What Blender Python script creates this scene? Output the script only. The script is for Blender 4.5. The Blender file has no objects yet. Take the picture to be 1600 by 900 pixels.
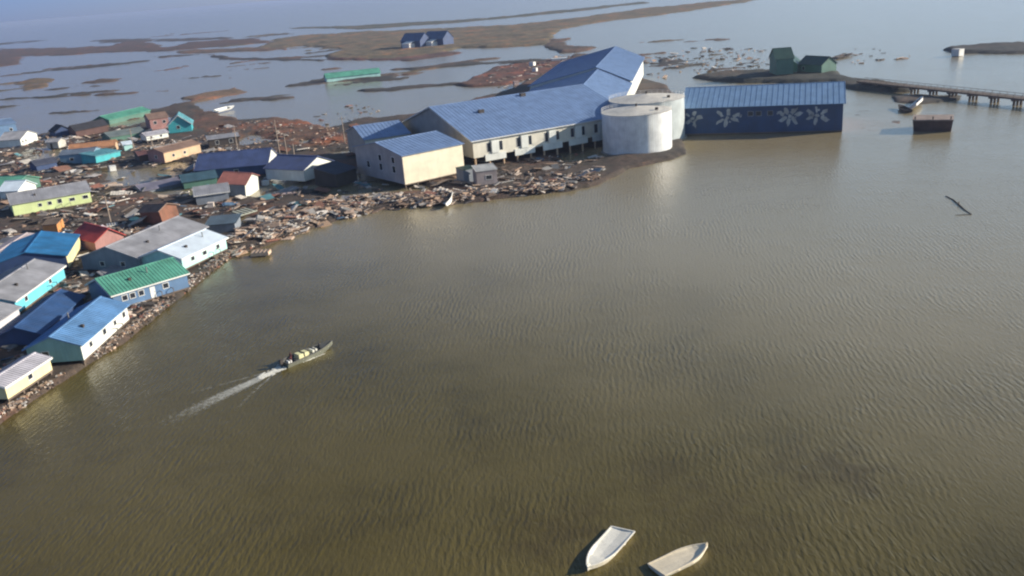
import bpy, bmesh, math, random
import numpy as np
from mathutils import Vector, Matrix
random.seed(7); RNG = np.random.default_rng(7)
D = bpy.data; SC = bpy.context.scene; COL = SC.collection

# ------------------------------------------------------------ camera, sky, sun, exposure
H = 50.0; F = 1385.0; PITCH = math.radians(19.0); ROLL = math.radians(4.57)
cp, sp, ca, sa = math.cos(PITCH), math.sin(PITCH), math.cos(ROLL), math.sin(ROLL)
FW = Vector((0, cp, -sp)); RT = Vector((ca, -sa*sp, -sa*cp)); UP = Vector((sa, ca*sp, ca*cp))
cam = D.cameras.new('camera'); co = D.objects.new('camera', cam); COL.objects.link(co)
cam.sensor_width = 36; cam.lens = F/1600*36; cam.clip_start = 0.5; cam.clip_end = 90000
M = Matrix((RT, UP, -FW)).transposed().to_4x4(); M.translation = Vector((0, 0, H)); co.matrix_world = M
cam.dof.use_dof = False
SC.camera = co
def pix(x, y, z=0.0):
    d = FW*F + RT*(x-800) + UP*(450-y); t = (z-H)/d.z
    return Vector((d.x*t, d.y*t, z))
HAZE = .00012
SUN_HEAD = math.radians(88); SUN_EL = math.radians(20)
w = D.worlds.new('World'); SC.world = w; w.use_nodes = True; nt = w.node_tree
bg = nt.nodes['Background']; sky = nt.nodes.new('ShaderNodeTexSky'); sky.sky_type = 'NISHITA'
sky.sun_disc = False; sky.sun_elevation = SUN_EL; sky.sun_rotation = SUN_HEAD
sky.air_density = 0.8; sky.dust_density = 0.12; sky.ozone_density = 4.0; sky.altitude = 50
tn = nt.nodes.new('ShaderNodeMixRGB'); tn.blend_type = 'MULTIPLY'; tn.inputs[0].default_value = 1; 
tcw = nt.nodes.new('ShaderNodeTexCoord'); dw = nt.nodes.new('ShaderNodeVectorMath'); dw.operation = 'DOT_PRODUCT'   # sky tint added to brighten and warm the sun side, dim the other
dw.inputs[1].default_value = (math.sin(SUN_HEAD), math.cos(SUN_HEAD), .25); nt.links.new(tcw.outputs['Generated'], dw.inputs[0])
aw = nt.nodes.new('ShaderNodeMath'); aw.operation = 'MULTIPLY_ADD'; aw.inputs[1].default_value = .5; aw.inputs[2].default_value = .5; nt.links.new(dw.outputs['Value'], aw.inputs[0])
rw = nt.nodes.new('ShaderNodeValToRGB'); nt.links.new(aw.outputs[0], rw.inputs[0]); ew = rw.color_ramp.elements; ew.new(.5); ew.new(.68)
for q_, (p_, c_) in zip(ew, [(.28, (.62, .62, .72)), (.5, (1.2, 1.04, .92)), (.70, (1.9, 1.54, 1.14)), (.95, (1.8, 1.45, 1.1))]): q_.position = p_; q_.color = (*c_, 1)
sz_ = nt.nodes.new('ShaderNodeSeparateXYZ'); nt.links.new(tcw.outputs['Generated'], sz_.inputs[0])   # tint added to cool and dim the sky near the horizon
rz_ = nt.nodes.new('ShaderNodeValToRGB'); ez = rz_.color_ramp.elements; ez.new(.07)
for q_, (p_, c_) in zip(ez, [(0.0, (.50, .60, 1.0)), (.07, (.66, .72, .98)), (.22, (1.0, 1.0, 1.0))]): q_.position = p_; q_.color = (*c_, 1)
nt.links.new(sz_.outputs[2], rz_.inputs[0]); mz = nt.nodes.new('ShaderNodeMixRGB'); mz.blend_type = 'MULTIPLY'; mz.inputs[0].default_value = 1
nt.links.new(rw.outputs[0], mz.inputs[1]); nt.links.new(rz_.outputs[0], mz.inputs[2]); nt.links.new(mz.outputs[0], tn.inputs[2])
nt.links.new(sky.outputs[0], tn.inputs[1]); nt.links.new(tn.outputs[0], bg.inputs[0]); bg.inputs[1].default_value = 0.10
sl = D.lights.new('sun', 'SUN'); so = D.objects.new('sun', sl); COL.objects.link(so)
sl.energy = 5.0; sl.angle = math.radians(0.6); sl.color = (1, .90, .76)
sd = Vector((math.sin(SUN_HEAD)*math.cos(SUN_EL), math.cos(SUN_HEAD)*math.cos(SUN_EL), math.sin(SUN_EL)))
so.rotation_euler = sd.to_track_quat('Z', 'Y').to_euler()
SC.view_settings.view_transform = 'Standard'; SC.view_settings.look = 'None'
SC.view_settings.exposure = 0.6; SC.view_settings.gamma = 1.0; SC.view_settings.use_curve_mapping = False
SC.render.engine = 'CYCLES'
SC.cycles.filter_width = 2.2
SC.cycles.max_bounces = 6; SC.cycles.volume_bounces = 1
SC.cycles.use_denoising = True

# ------------------------------------------------------------ materials
MATS = {}
def nodes_mat(name):
    m = D.materials.new(name); m.use_nodes = True
    return m, m.node_tree, m.node_tree.nodes['Principled BSDF']
def ramp(t, stops):
    r = t.nodes.new('ShaderNodeValToRGB'); e = r.color_ramp.elements
    while len(e) < len(stops): e.new(0.5)
    for q, (p, c) in zip(e, stops): q.position = p; q.color = (*c, 1)
    return r
def noise(t, vec, scale, detail=4, rough=.55):
    n = t.nodes.new('ShaderNodeTexNoise'); n.inputs['Scale'].default_value = scale
    n.inputs['Detail'].default_value = detail; n.inputs['Roughness'].default_value = rough
    t.links.new(vec, n.inputs['Vector']); return n
def paint(name, c, rough=.6, dirt=.25, kind='wall', metal=0.0):
    """weathered painted surface: blotches, streaks and rust/mud near the edges of noise"""
    if name in MATS: return MATS[name]
    m, t, b = nodes_mat(name); L = t.links
    tc = t.nodes.new('ShaderNodeTexCoord'); v = tc.outputs['Object']
    n1 = noise(t, v, .35, 5); n2 = noise(t, v, 2.5, 6, .65)
    mp = t.nodes.new('ShaderNodeMapping'); mp.inputs['Scale'].default_value = (3.0, 3.0, .25) if kind == 'wall' else (3.5, .25, .25)
    L.new(v, mp.inputs[0]); n3 = noise(t, mp.outputs[0], 1.0, 4)
    d = [x*(1-dirt) for x in c]; br = [min(1, x*1.12) for x in c]
    mud = (.10*.5+c[0]*.35, .085*.5+c[1]*.35, .065*.5+c[2]*.35)
    r1 = ramp(t, [(.3, d), (.7, br)]); L.new(n1.outputs[0], r1.inputs[0])
    r2 = ramp(t, [(.42, (0, 0, 0)), (.72, (1, 1, 1))]); L.new(n3.outputs[0], r2.inputs[0])
    mx = t.nodes.new('ShaderNodeMixRGB'); mx.inputs[2].default_value = (*mud, 1)
    ma = t.nodes.new('ShaderNodeMath'); ma.operation = 'MULTIPLY'; ma.inputs[1].default_value = dirt*1.1
    L.new(r2.outputs[0], ma.inputs[0]); L.new(ma.outputs[0], mx.inputs[0]); L.new(r1.outputs[0], mx.inputs[1])
    r3 = ramp(t, [(.6, (1, 1, 1)), (.78, (.72, .68, .62))]); L.new(n2.outputs[0], r3.inputs[0])
    m2 = t.nodes.new('ShaderNodeMixRGB'); m2.blend_type = 'MULTIPLY'; m2.inputs[0].default_value = min(1, dirt*2.5)
    L.new(mx.outputs[0], m2.inputs[1]); L.new(r3.outputs[0], m2.inputs[2]); L.new(m2.outputs[0], b.inputs['Base Color'])
    b.inputs['Roughness'].default_value = rough; b.inputs['Metallic'].default_value = metal
    bp = t.nodes.new('ShaderNodeBump'); bp.inputs['Strength'].default_value = .25; bp.inputs['Distance'].default_value = .05
    if kind == 'wall':
        wv = t.nodes.new('ShaderNodeTexWave'); wv.bands_direction = 'Z'; wv.wave_profile = 'SAW'
        wv.inputs['Scale'].default_value = 1.4; wv.inputs['Distortion'].default_value = .1
        L.new(v, wv.inputs[0]); L.new(wv.outputs[1], bp.inputs['Height'])
    else: L.new(n2.outputs[0], bp.inputs['Height'])
    L.new(bp.outputs[0], b.inputs['Normal'])
    MATS[name] = m; return m
def roofm(name, c, rough=.45, dirt=.34): return paint(name, c, rough, dirt, 'roof')
def glassm():
    if 'window_glass' in MATS: return MATS['window_glass']
    m, t, b = nodes_mat('window_glass'); b.inputs['Base Color'].default_value = (.025, .03, .04, 1)
    b.inputs['Roughness'].default_value = .12; MATS['window_glass'] = m; return m
W_WHITE = paint('white_trim', (.72, .72, .68), .6, .12)
TIMBER = paint('old_timber', (.16, .12, .09), .85, .35)
DARKT = paint('dark_timber', (.06, .05, .045), .85, .3)

# ------------------------------------------------------------ mesh helpers
class MB:
    def __init__(s): s.v = []; s.f = []
    def quad(s, *p):
        n = len(s.v); s.v += [tuple(q) for q in p]; s.f.append(tuple(range(n, n+len(p))))
    def hexa(s, b, t):
        """b, t: four bottom and four top corners, both counter-clockwise"""
        n = len(s.v); s.v += [tuple(q) for q in b]+[tuple(q) for q in t]
        s.f += [(n+3, n+2, n+1, n), (n+4, n+5, n+6, n+7)]
        for i in range(4): j = (i+1) % 4; s.f.append((n+i, n+j, n+4+j, n+4+i))
    def box(s, x0, x1, y0, y1, z0, z1):
        s.hexa([(x0, y0, z0), (x1, y0, z0), (x1, y1, z0), (x0, y1, z0)], [(x0, y0, z1), (x1, y0, z1), (x1, y1, z1), (x0, y1, z1)])
    def obox(s, c, size, rot):
        hx, hy, hz = [q/2 for q in size]; n = len(s.v)
        P = [rot @ Vector((a*hx, b*hy, d*hz))+Vector(c) for d in (-1, 1) for a, b in ((-1, -1), (1, -1), (1, 1), (-1, 1))]
        s.hexa(P[:4], P[4:])
    def slab(s, p, th):
        """p four corners counter-clockwise seen from above; th thickness below"""
        s.hexa([Vector(q)-Vector((0, 0, th)) for q in p], p)
    def tube(s, p0, p1, r0, r1=None, n=8):
        r1 = r0 if r1 is None else r1; p0 = Vector(p0); p1 = Vector(p1)
        q = (p1-p0).to_track_quat('Z', 'Y'); k = len(s.v)
        for c, r in ((p0, r0), (p1, r1)):
            for i in range(n):
                a = 2*math.pi*i/n; s.v.append(tuple(c+q @ Vector((r*math.cos(a), r*math.sin(a), 0))))
        for i in range(n): j = (i+1) % n; s.f.append((k+i, k+j, k+n+j, k+n+i))
        s.f.append(tuple(k+n-1-i for i in range(n))); s.f.append(tuple(k+n+i for i in range(n)))
    def prism(s, poly, z0, z1):
        n = len(s.v); m = len(poly)
        s.v += [(x, y, z0) for x, y in poly]+[(x, y, z1) for x, y in poly]
        s.f.append(tuple(n+m-1-i for i in range(m))); s.f.append(tuple(n+m+i for i in range(m)))
        for i in range(m): j = (i+1) % m; s.f.append((n+i, n+j, n+m+j, n+m+i))
    def build(s, name, mat, parent=None, smooth=False, bevel=0):
        me = D.meshes.new(name); me.from_pydata(s.v, [], s.f); me.update()
        o = D.objects.new(name, me); COL.objects.link(o)
        me.materials.append(mat)
        if smooth:
            for p in me.polygons: p.use_smooth = True
        if parent: o.parent = parent
        return o
def tag(o, label=None, cat=None, group=None, kind=None):
    if label: o['label'] = label
    if cat: o['category'] = cat; o['kind'] = 'thing'
    if group: o['group'] = group
    if kind: o['kind'] = kind
    return o
def empty(name, loc, rz=0, tilt=(0, 0)):
    o = D.objects.new(name, None); COL.objects.link(o); o.location = loc; o.rotation_euler = (tilt[0], tilt[1], rz)
    o.empty_display_size = .5; return o

# ------------------------------------------------------------ land heights
def P(pts): return np.array([pix(x, y)[:2] for x, y in pts])
VILL = P([(-60, 700), (0, 664), (60, 622), (135, 574), (200, 532), (262, 482), (312, 442), (362, 402), (420, 384), (460, 366), (520, 347), (580, 331), (650, 324), (700, 322), (760, 315), (830, 306), (900, 298), (940, 288), (985, 264), (1050, 250), (1075, 240), (1068, 220), (1072, 160), (1040, 132), (1005, 122), (930, 84), (900, 84), (860, 100), (800, 140), (720, 160), (640, 180), (560, 186), (530, 196), (490, 205), (470, 190), (430, 182), (380, 188), (345, 190), (320, 172), (300, 158), (240, 170), (170, 180), (120, 196), (60, 212), (-60, 235)])
LANDS = [  # outline, top height, tint
    (VILL, .7, (.075, .055, .042)),
    (P([(395, 200), (430, 183), (468, 190), (530, 200), (545, 225), (470, 232), (420, 225), (385, 215)]), .9, (.15, .075, .042)),
    (P([(300, 172), (345, 176), (395, 195), (380, 220), (300, 205)]), .9, (.12, .065, .04)),
    (P([(400, 78), (430, 62), (470, 56), (560, 50), (630, 47), (700, 44), (800, 40), (900, 28), (1000, 14), (1100, 4), (1190, -2), (1165, 3), (1075, 18), (1010, 26), (940, 34), (880, 46), (862, 60), (860, 70), (800, 74), (720, 76), (690, 84), (640, 90), (600, 94), (520, 94), (510, 86), (540, 78), (470, 72)]), 1.1, (.15, .115, .065)),
    (P([(512, 93), (530, 83), (590, 78), (640, 80), (720, 82), (700, 88), (640, 96)]), .9, (.11, .06, .05)),
    (P([(262, 82), (300, 78), (420, 74), (440, 70), (450, 78), (300, 84)]), .8, (.12, .08, .055)),
    (P([(860, 62), (900, 58), (885, 72), (930, 74), (910, 84), (870, 84), (845, 72)]), .9, (.10, .07, .05)),
    (P([(440, 44), (560, 40), (700, 32), (800, 24), (900, 14), (1010, 2), (1010, 5), (900, 18), (800, 28), (700, 37), (560, 46)]), .7, (.09, .09, .06)),
    (P([(622, 108), (660, 103), (720, 98), (800, 94), (862, 92), (862, 97), (800, 100), (720, 104), (640, 111)]), .6, (.05, .045, .04)),
    (P([(706, 134), (745, 120), (775, 104), (850, 96), (872, 90), (905, 92), (880, 110), (830, 124), (790, 134), (740, 137)]), .9, (.13, .06, .04)),
    (P([(436, 136), (470, 130), (510, 122), (620, 116), (620, 122), (520, 128), (480, 135)]), .7, (.06, .05, .045)),
    (P([(560, 142), (600, 138), (640, 133), (720, 128), (720, 132), (640, 139), (610, 143)]), .45, (.055, .045, .04)),
    (P([(240, 88), (320, 84), (362, 90), (400, 91), (512, 93), (512, 96), (400, 94), (362, 94), (320, 86), (240, 91)]), .55, (.045, .04, .04)),
    (P([(78, 108), (140, 103), (240, 93), (240, 95), (140, 107), (78, 111)]), .6, (.045, .04, .04)),
    (P([(-40, 94), (0, 76), (60, 76), (108, 75), (170, 72), (210, 64), (262, 74), (300, 66), (400, 60), (430, 66), (330, 74), (262, 80), (160, 82), (110, 86), (30, 88), (35, 100), (0, 104), (-40, 106)]), 1.0, (.09, .055, .045)),
    (P([(130, 64), (200, 60), (280, 60), (360, 58), (360, 61), (260, 65), (160, 67)]), .5, (.06, .05, .05)),
    (P([(22, 138), (30, 128), (60, 122), (95, 124), (75, 136), (40, 142)]), .5, (.15, .10, .05)),
    (P([(282, 154), (330, 144), (372, 136), (392, 146), (350, 152), (300, 162)]), .5, (.19, .12, .075)),
    (P([(1466, 80), (1480, 76), (1510, 72), (1640, 68), (1640, 84), (1560, 85), (1500, 84), (1480, 83)]), 1.3, (.04, .04, .038)),
    (P([(1085, 122), (1120, 114), (1180, 111), (1300, 113), (1335, 126), (1380, 131), (1420, 136), (1425, 143), (1390, 144), (1340, 140), (1300, 130), (1160, 130)]), 1.4, (.045, .045, .035)),
    (P([(1322, 192), (1335, 170), (1365, 172), (1410, 186), (1412, 200), (1378, 206), (1330, 208)]), -.12, (.10, .10, .10)),
    (P([(1395, 150), (1425, 148), (1500, 150), (1500, 156), (1440, 162), (1405, 160)]), .5, (.07, .06, .05)),
]
_r = random.Random(21)
for i in range(76):                       # thin drowned marsh strips showing through the flood
    if i < 60:
        px_, py_ = _r.uniform(-20, 720), _r.uniform(50, 178)
        if py_ > 205-px_*.12: continue
    else: px_, py_ = _r.uniform(860, 1200), _r.uniform(62, 108)
    l_ = _r.uniform(10, 90); h_ = _r.uniform(.7, 2.6)*(.5+py_/140); k_ = -_r.uniform(.05, .13)
    LANDS.append((P([(px_-l_, py_-l_*k_), (px_-l_*.4, py_-l_*k_*.4-h_*_r.uniform(.3, 1)), (px_+l_*.3, py_+l_*k_*.3-h_*_r.uniform(.3, 1)), (px_+l_, py_+l_*k_), (px_+l_*.4, py_+l_*k_*.4+h_*_r.uniform(.3, 1)), (px_-l_*.3, py_-l_*k_*.3+h_*_r.uniform(.3, 1))]), _r.uniform(.2, .6), _r.choice([(.06, .05, .045), (.11, .07, .05), (.13, .10, .06), (.05, .045, .04)])))
def vnoise(x, y, s, seed=0):
    x = x*s; y = y*s; xi = np.floor(x).astype(np.int64); yi = np.floor(y).astype(np.int64); fx = x-xi; fy = y-yi
    fx = fx*fx*(3-2*fx); fy = fy*fy*(3-2*fy)
    def h(a, b):
        q = (a*374761393+b*668265263+seed*1442695041) & 0x7fffffff
        q = ((q ^ (q >> 13))*1274126177) & 0x7fffffff
        return ((q ^ (q >> 16)) & 0xffff)/65535.
    return (h(xi, yi)*(1-fx)+h(xi+1, yi)*fx)*(1-fy)+(h(xi, yi+1)*(1-fx)+h(xi+1, yi+1)*fx)*fy
def fbm(x, y, s, seed=0): return vnoise(x, y, s, seed)*.5+vnoise(x, y, s*2.1, seed+1)*.3+vnoise(x, y, s*4.3, seed+2)*.2-.5
def sdist(X, Y, poly):
    d = np.full(X.shape, 1e9); ins = np.zeros(X.shape, bool); n = len(poly)
    for i in range(n):
        ax, ay = poly[i]; bx, by = poly[(i+1) % n]; ex, ey = bx-ax, by-ay
        t = np.clip(((X-ax)*ex+(Y-ay)*ey)/(ex*ex+ey*ey+1e-9), 0, 1)
        d = np.minimum(d, (X-ax-t*ex)**2+(Y-ay-t*ey)**2)
        if ay != by:
            c = ((ay > Y) != (by > Y)) & (X < (bx-ax)*(Y-ay)/(by-ay)+ax); ins ^= c
    return np.where(ins, 1, -1)*np.sqrt(d)
def land(X, Y):
    R = np.hypot(X, Y); h = np.full(X.shape, -1.2); col = np.tile(np.array((.07, .055, .04)), X.shape+(1,))
    bx = (X.min()-30, X.max()+30, Y.min()-30, Y.max()+30) if X.size < 3 else None
    for k, (poly, top, tint) in enumerate(LANDS):
        if bx and (poly[:, 0].max() < bx[0] or poly[:, 0].min() > bx[1] or poly[:, 1].max() < bx[2] or poly[:, 1].min() > bx[3]): continue
        s = sdist(X, Y, poly); sc = .006*R
        s = s+(fbm(X, Y, .33, k)*sc*1.2 if k == 0 else (fbm(X, Y, .012, k)*2.6+fbm(X, Y, .05, k+30)*2.2+fbm(X, Y, .2, k+60)*1.0)*sc)
        q = np.clip(s/(sc*.9)*.5+.5, 0, 1); hk = -1.2+(top+1.2)*q*q*(3-2*q)
        m = (hk > h) | ((q > .5) & (k in (1, 2)))
        h = np.where(m, np.maximum(hk, h), h); col = np.where(m[..., None], np.array(tint), col)
    sv_ = sdist(X, Y, VILL); pond = np.clip((fbm(X, Y, .035, 90)-.03)*14, 0, 1)*np.clip((sv_-14)/8, 0, 1); h = np.where(pond > 0, h*(1-pond)+pond*(-.35), h)
    far_ = np.clip((R-420)/200, 0, 1); h = np.where(h > -.9, h+far_*(fbm(X, Y, .022, 95)*1.5+fbm(X, Y, .07, 97)*1.1), h)
    rough = fbm(X, Y, .12, 40)*1.1+fbm(X, Y, .5, 50)*.35
    h = h+np.where(h > -.6, rough*np.clip((h+.6)/.8, 0, 1)*np.clip(.5+R/900, .5, 1.3), 0)
    return h, col
def lz(x, y): return max(0., float(land(np.array([float(x)]), np.array([float(y)]))[0][0]))

# polar sheet of land: one connected terrain under and around the village and out to the spits
th = np.radians(np.arange(-37, 37.01, .14)); rr = [78.]
while rr[-1] < 7000: rr.append(rr[-1]*1.0085)
rr = np.array(rr); TH, RR = np.meshgrid(th, rr); X = RR*np.sin(TH); Y = RR*np.cos(TH)
Z, C = land(X, Y); nr, nc = X.shape
me = D.meshes.new('terrain'); idx = np.arange(nr*nc).reshape(nr, nc)
fa = np.stack([idx[:-1, :-1], idx[:-1, 1:], idx[1:, 1:], idx[1:, :-1]], -1).reshape(-1, 4)
zf_ = Z.reshape(-1)[fa].max(1); fa = fa[zf_ > -1.0]          # the deep bed is never seen through the silty water
used = np.unique(fa); remap = -np.ones(nr*nc, int); remap[used] = np.arange(len(used))
V = np.stack([X.ravel(), Y.ravel(), Z.ravel()], 1)[used]; fa = remap[fa]
me.vertices.add(len(V)); me.vertices.foreach_set('co', V.ravel())
me.loops.add(fa.size); me.loops.foreach_set('vertex_index', fa.ravel().astype(np.int32))
me.polygons.add(len(fa)); me.polygons.foreach_set('loop_start', np.arange(0, fa.size, 4, dtype=np.int32))
me.polygons.foreach_set('loop_total', np.full(len(fa), 4, np.int32)); me.update(calc_edges=True); me.validate()
at = me.color_attributes.new('soil', 'FLOAT_COLOR', 'POINT')
at.data.foreach_set('color', np.concatenate([C.reshape(-1, 3)[used], np.ones((len(used), 1))], 1).ravel().astype(np.float32))
for p in me.polygons: p.use_smooth = True
mt, t, b = nodes_mat('marsh_soil'); L = t.links
ac = t.nodes.new('ShaderNodeAttribute'); ac.attribute_name = 'soil'; ge = t.nodes.new('ShaderNodeNewGeometry')
n1 = noise(t, ge.outputs['Position'], .03, 10, .75); n2 = noise(t, ge.outputs['Position'], .7, 6, .7)
r1 = ramp(t, [(.36, (.35, .38, .40)), (.46, (.9, .95, .9)), (.54, (1.1, 1, .95)), (.62, (2.1, 1.35, 1.0))]); L.new(n1.outputs[0], r1.inputs[0])
r2 = ramp(t, [(.35, (.45, .45, .45)), (.55, (1, 1, 1)), (.75, (1.7, 1.55, 1.4))]); L.new(n2.outputs[0], r2.inputs[0])
x1 = t.nodes.new('ShaderNodeMixRGB'); x1.blend_type = 'MULTIPLY'; x1.inputs[0].default_value = 1
x2 = t.nodes.new('ShaderNodeMixRGB'); x2.blend_type = 'MULTIPLY'; x2.inputs[0].default_value = 1
L.new(ac.outputs[0], x1.inputs[1]); L.new(r1.outputs[0], x1.inputs[2]); L.new(x1.outputs[0], x2.inputs[1]); L.new(r2.outputs[0], x2.inputs[2])
L.new(x2.outputs[0], b.inputs['Base Color']); b.inputs['Roughness'].default_value = .9
bp = t.nodes.new('ShaderNodeBump'); bp.inputs['Distance'].default_value = .3; L.new(n2.outputs[0], bp.inputs['Height']); L.new(bp.outputs[0], b.inputs['Normal'])
me.materials.append(mt); o = D.objects.new('ground', me); COL.objects.link(o)
tag(o, 'low brown marshy land and spits rising just above the flood', kind='structure')

# ------------------------------------------------------------ haze
m = MB(); m.box(-33000, 33000, -33000, 33000, -2.4, 52.0)
hz, t, b = nodes_mat('haze_air'); t.nodes.remove(b); vp = t.nodes.new('ShaderNodeVolumePrincipled')
vp.inputs['Color'].default_value = (.42, .52, .76, 1); vp.inputs['Density'].default_value = HAZE; vp.inputs['Anisotropy'].default_value = .2
t.links.new(vp.outputs[0], t.nodes['Material Output'].inputs['Volume'])
o = m.build('haze', hz); tag(o, 'thin bluish haze over the flooded coast', kind='stuff')
# ------------------------------------------------------------ water
m = MB(); m.quad((-32000, -32000, 0), (32000, -32000, 0), (32000, 32000, 0), (-32000, 32000, 0))
mt, t, b = nodes_mat('silty_water'); L = t.links
ge = t.nodes.new('ShaderNodeNewGeometry'); pos = ge.outputs['Position']
nS = noise(t, pos, .35, 6, .65); nA = noise(t, pos, .028, 6, .65); nB = noise(t, pos, .06, 6, .65)
rA = ramp(t, [(.25, (.060, .046, .010)), (.46, (.098, .076, .020)), (.72, (.125, .098, .032))]); L.new(nA.outputs[0], rA.inputs[0])
rB = ramp(t, [(.34, (.52, .50, .44)), (.48, (1, 1, 1))]); L.new(nB.outputs[0], rB.inputs[0])
mx = t.nodes.new('ShaderNodeMixRGB'); mx.blend_type = 'MULTIPLY'; mx.inputs[0].default_value = .36
L.new(rA.outputs[0], mx.inputs[1]); L.new(rB.outputs[0], mx.inputs[2]); sx = t.nodes.new('ShaderNodeSeparateXYZ'); L.new(pos, sx.inputs[0])       # lighter base colour far and right, a veil of glare painted in
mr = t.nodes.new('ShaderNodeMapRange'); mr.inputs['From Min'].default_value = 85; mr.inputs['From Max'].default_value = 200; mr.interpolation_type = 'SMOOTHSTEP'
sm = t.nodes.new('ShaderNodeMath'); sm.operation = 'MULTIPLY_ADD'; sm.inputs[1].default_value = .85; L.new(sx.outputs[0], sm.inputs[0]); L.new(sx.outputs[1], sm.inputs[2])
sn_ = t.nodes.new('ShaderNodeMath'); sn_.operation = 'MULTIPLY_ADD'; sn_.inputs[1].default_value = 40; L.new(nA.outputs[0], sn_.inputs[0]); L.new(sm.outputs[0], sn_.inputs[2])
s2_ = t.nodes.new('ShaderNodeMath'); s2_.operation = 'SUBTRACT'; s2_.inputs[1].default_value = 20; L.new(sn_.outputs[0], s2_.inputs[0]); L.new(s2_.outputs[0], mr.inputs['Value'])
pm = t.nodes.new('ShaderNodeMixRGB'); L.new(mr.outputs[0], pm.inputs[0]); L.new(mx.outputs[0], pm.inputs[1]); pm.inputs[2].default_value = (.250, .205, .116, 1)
prev = pm.outputs[0]                                   # dark drowned shoals just under the surface
for (qx, qy, rad, st_) in ((880, 835, 9, .75), (1030, 735, 7, .5), (1290, 728, 9, .6), (1110, 800, 9, .45), (1180, 840, 8, .4), (1340, 750, 7, .5)):
    c_ = pix(qx, qy); vd = t.nodes.new('ShaderNodeVectorMath'); vd.operation = 'DISTANCE'; vd.inputs[1].default_value = c_; L.new(pos, vd.inputs[0])
    a1 = t.nodes.new('ShaderNodeMath'); a1.operation = 'MULTIPLY_ADD'; a1.inputs[1].default_value = -1.0/rad; a1.inputs[2].default_value = 1.0; L.new(vd.outputs['Value'], a1.inputs[0])
    a2 = t.nodes.new('ShaderNodeMath'); a2.operation = 'MULTIPLY_ADD'; a2.inputs[1].default_value = 2.4; L.new(nS.outputs[0], a2.inputs[0]); L.new(a1.outputs[0], a2.inputs[2])
    a3 = t.nodes.new('ShaderNodeMapRange'); a3.inputs['From Min'].default_value = 1.45; a3.inputs['From Max'].default_value = 2.1; a3.inputs['To Max'].default_value = st_*.5; L.new(a2.outputs[0], a3.inputs['Value'])
    a4 = t.nodes.new('ShaderNodeMixRGB'); a4.inputs[2].default_value = (.045, .028, .008, 1); L.new(a3.outputs[0], a4.inputs[0]); L.new(prev, a4.inputs[1]); prev = a4.outputs[0]
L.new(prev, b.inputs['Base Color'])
b.inputs['IOR'].default_value = 1.38; b.inputs['Roughness'].default_value = .16
def waves(rot, scale, stretch, dist, seed=0):
    mp = t.nodes.new('ShaderNodeMapping'); mp.inputs['Rotation'].default_value = (0, 0, math.radians(rot))
    mp.inputs['Scale'].default_value = (scale, scale*stretch, 1); mp.inputs['Location'].default_value = (seed*13.1, seed*7.7, 0)
    L.new(pos, mp.inputs[0]); n = noise(t, mp.outputs[0], 1.0, 2, .45); n.inputs['Distortion'].default_value = dist; return n
wv = t.nodes.new('ShaderNodeTexWave'); wv.wave_profile = 'SIN'; wv.bands_direction = 'X'
mp = t.nodes.new('ShaderNodeMapping'); mp.inputs['Rotation'].default_value = (0, 0, math.radians(8)); L.new(pos, mp.inputs[0]); L.new(mp.outputs[0], wv.inputs[0])
wv.inputs['Scale'].default_value = .40; wv.inputs['Distortion'].default_value = 10; wv.inputs['Detail'].default_value = 3; wv.inputs['Detail Scale'].default_value = .35; wv.inputs['Detail Roughness'].default_value = .6
w1 = waves(8, 1.9, .25, .8); w2 = waves(-16, 3.0, .35, .6, 2); w4 = noise(t, pos, .05, 4, .6); w3 = noise(t, pos, 4.0, 3, .6)
def add(a, fa_, c=None):
    q = t.nodes.new('ShaderNodeMath'); q.operation = 'MULTIPLY_ADD'; L.new(a, q.inputs[0]); q.inputs[1].default_value = fa_
    if c is not None: L.new(c, q.inputs[2])
    else: q.inputs[2].default_value = 0
    return q.outputs[0]
rm = ramp(t, [(.38, (.15, .15, .15)), (.60, (1.3, 1.3, 1.3))]); L.new(w4.outputs[0], rm.inputs[0])
ml_ = t.nodes.new('ShaderNodeMath'); ml_.operation = 'MULTIPLY'; L.new(wv.outputs[1], ml_.inputs[0]); L.new(rm.outputs[0], ml_.inputs[1])
m5 = t.nodes.new('ShaderNodeMath'); m5.operation = 'MULTIPLY'; L.new(w1.outputs[0], m5.inputs[0]); L.new(rm.outputs[0], m5.inputs[1])
hgt = add(ml_.outputs[0], .028, add(m5.outputs[0], .11, add(w2.outputs[0], .10, add(w3.outputs[0], .035))))
bp = t.nodes.new('ShaderNodeBump'); bp.inputs['Strength'].default_value = 1; bp.inputs['Distance'].default_value = .55
L.new(hgt, bp.inputs['Height']); L.new(bp.outputs[0], b.inputs['Normal'])
o = m.build('water', mt); tag(o, 'silty brown flood water with fine wind ripples', kind='structure')

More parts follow.
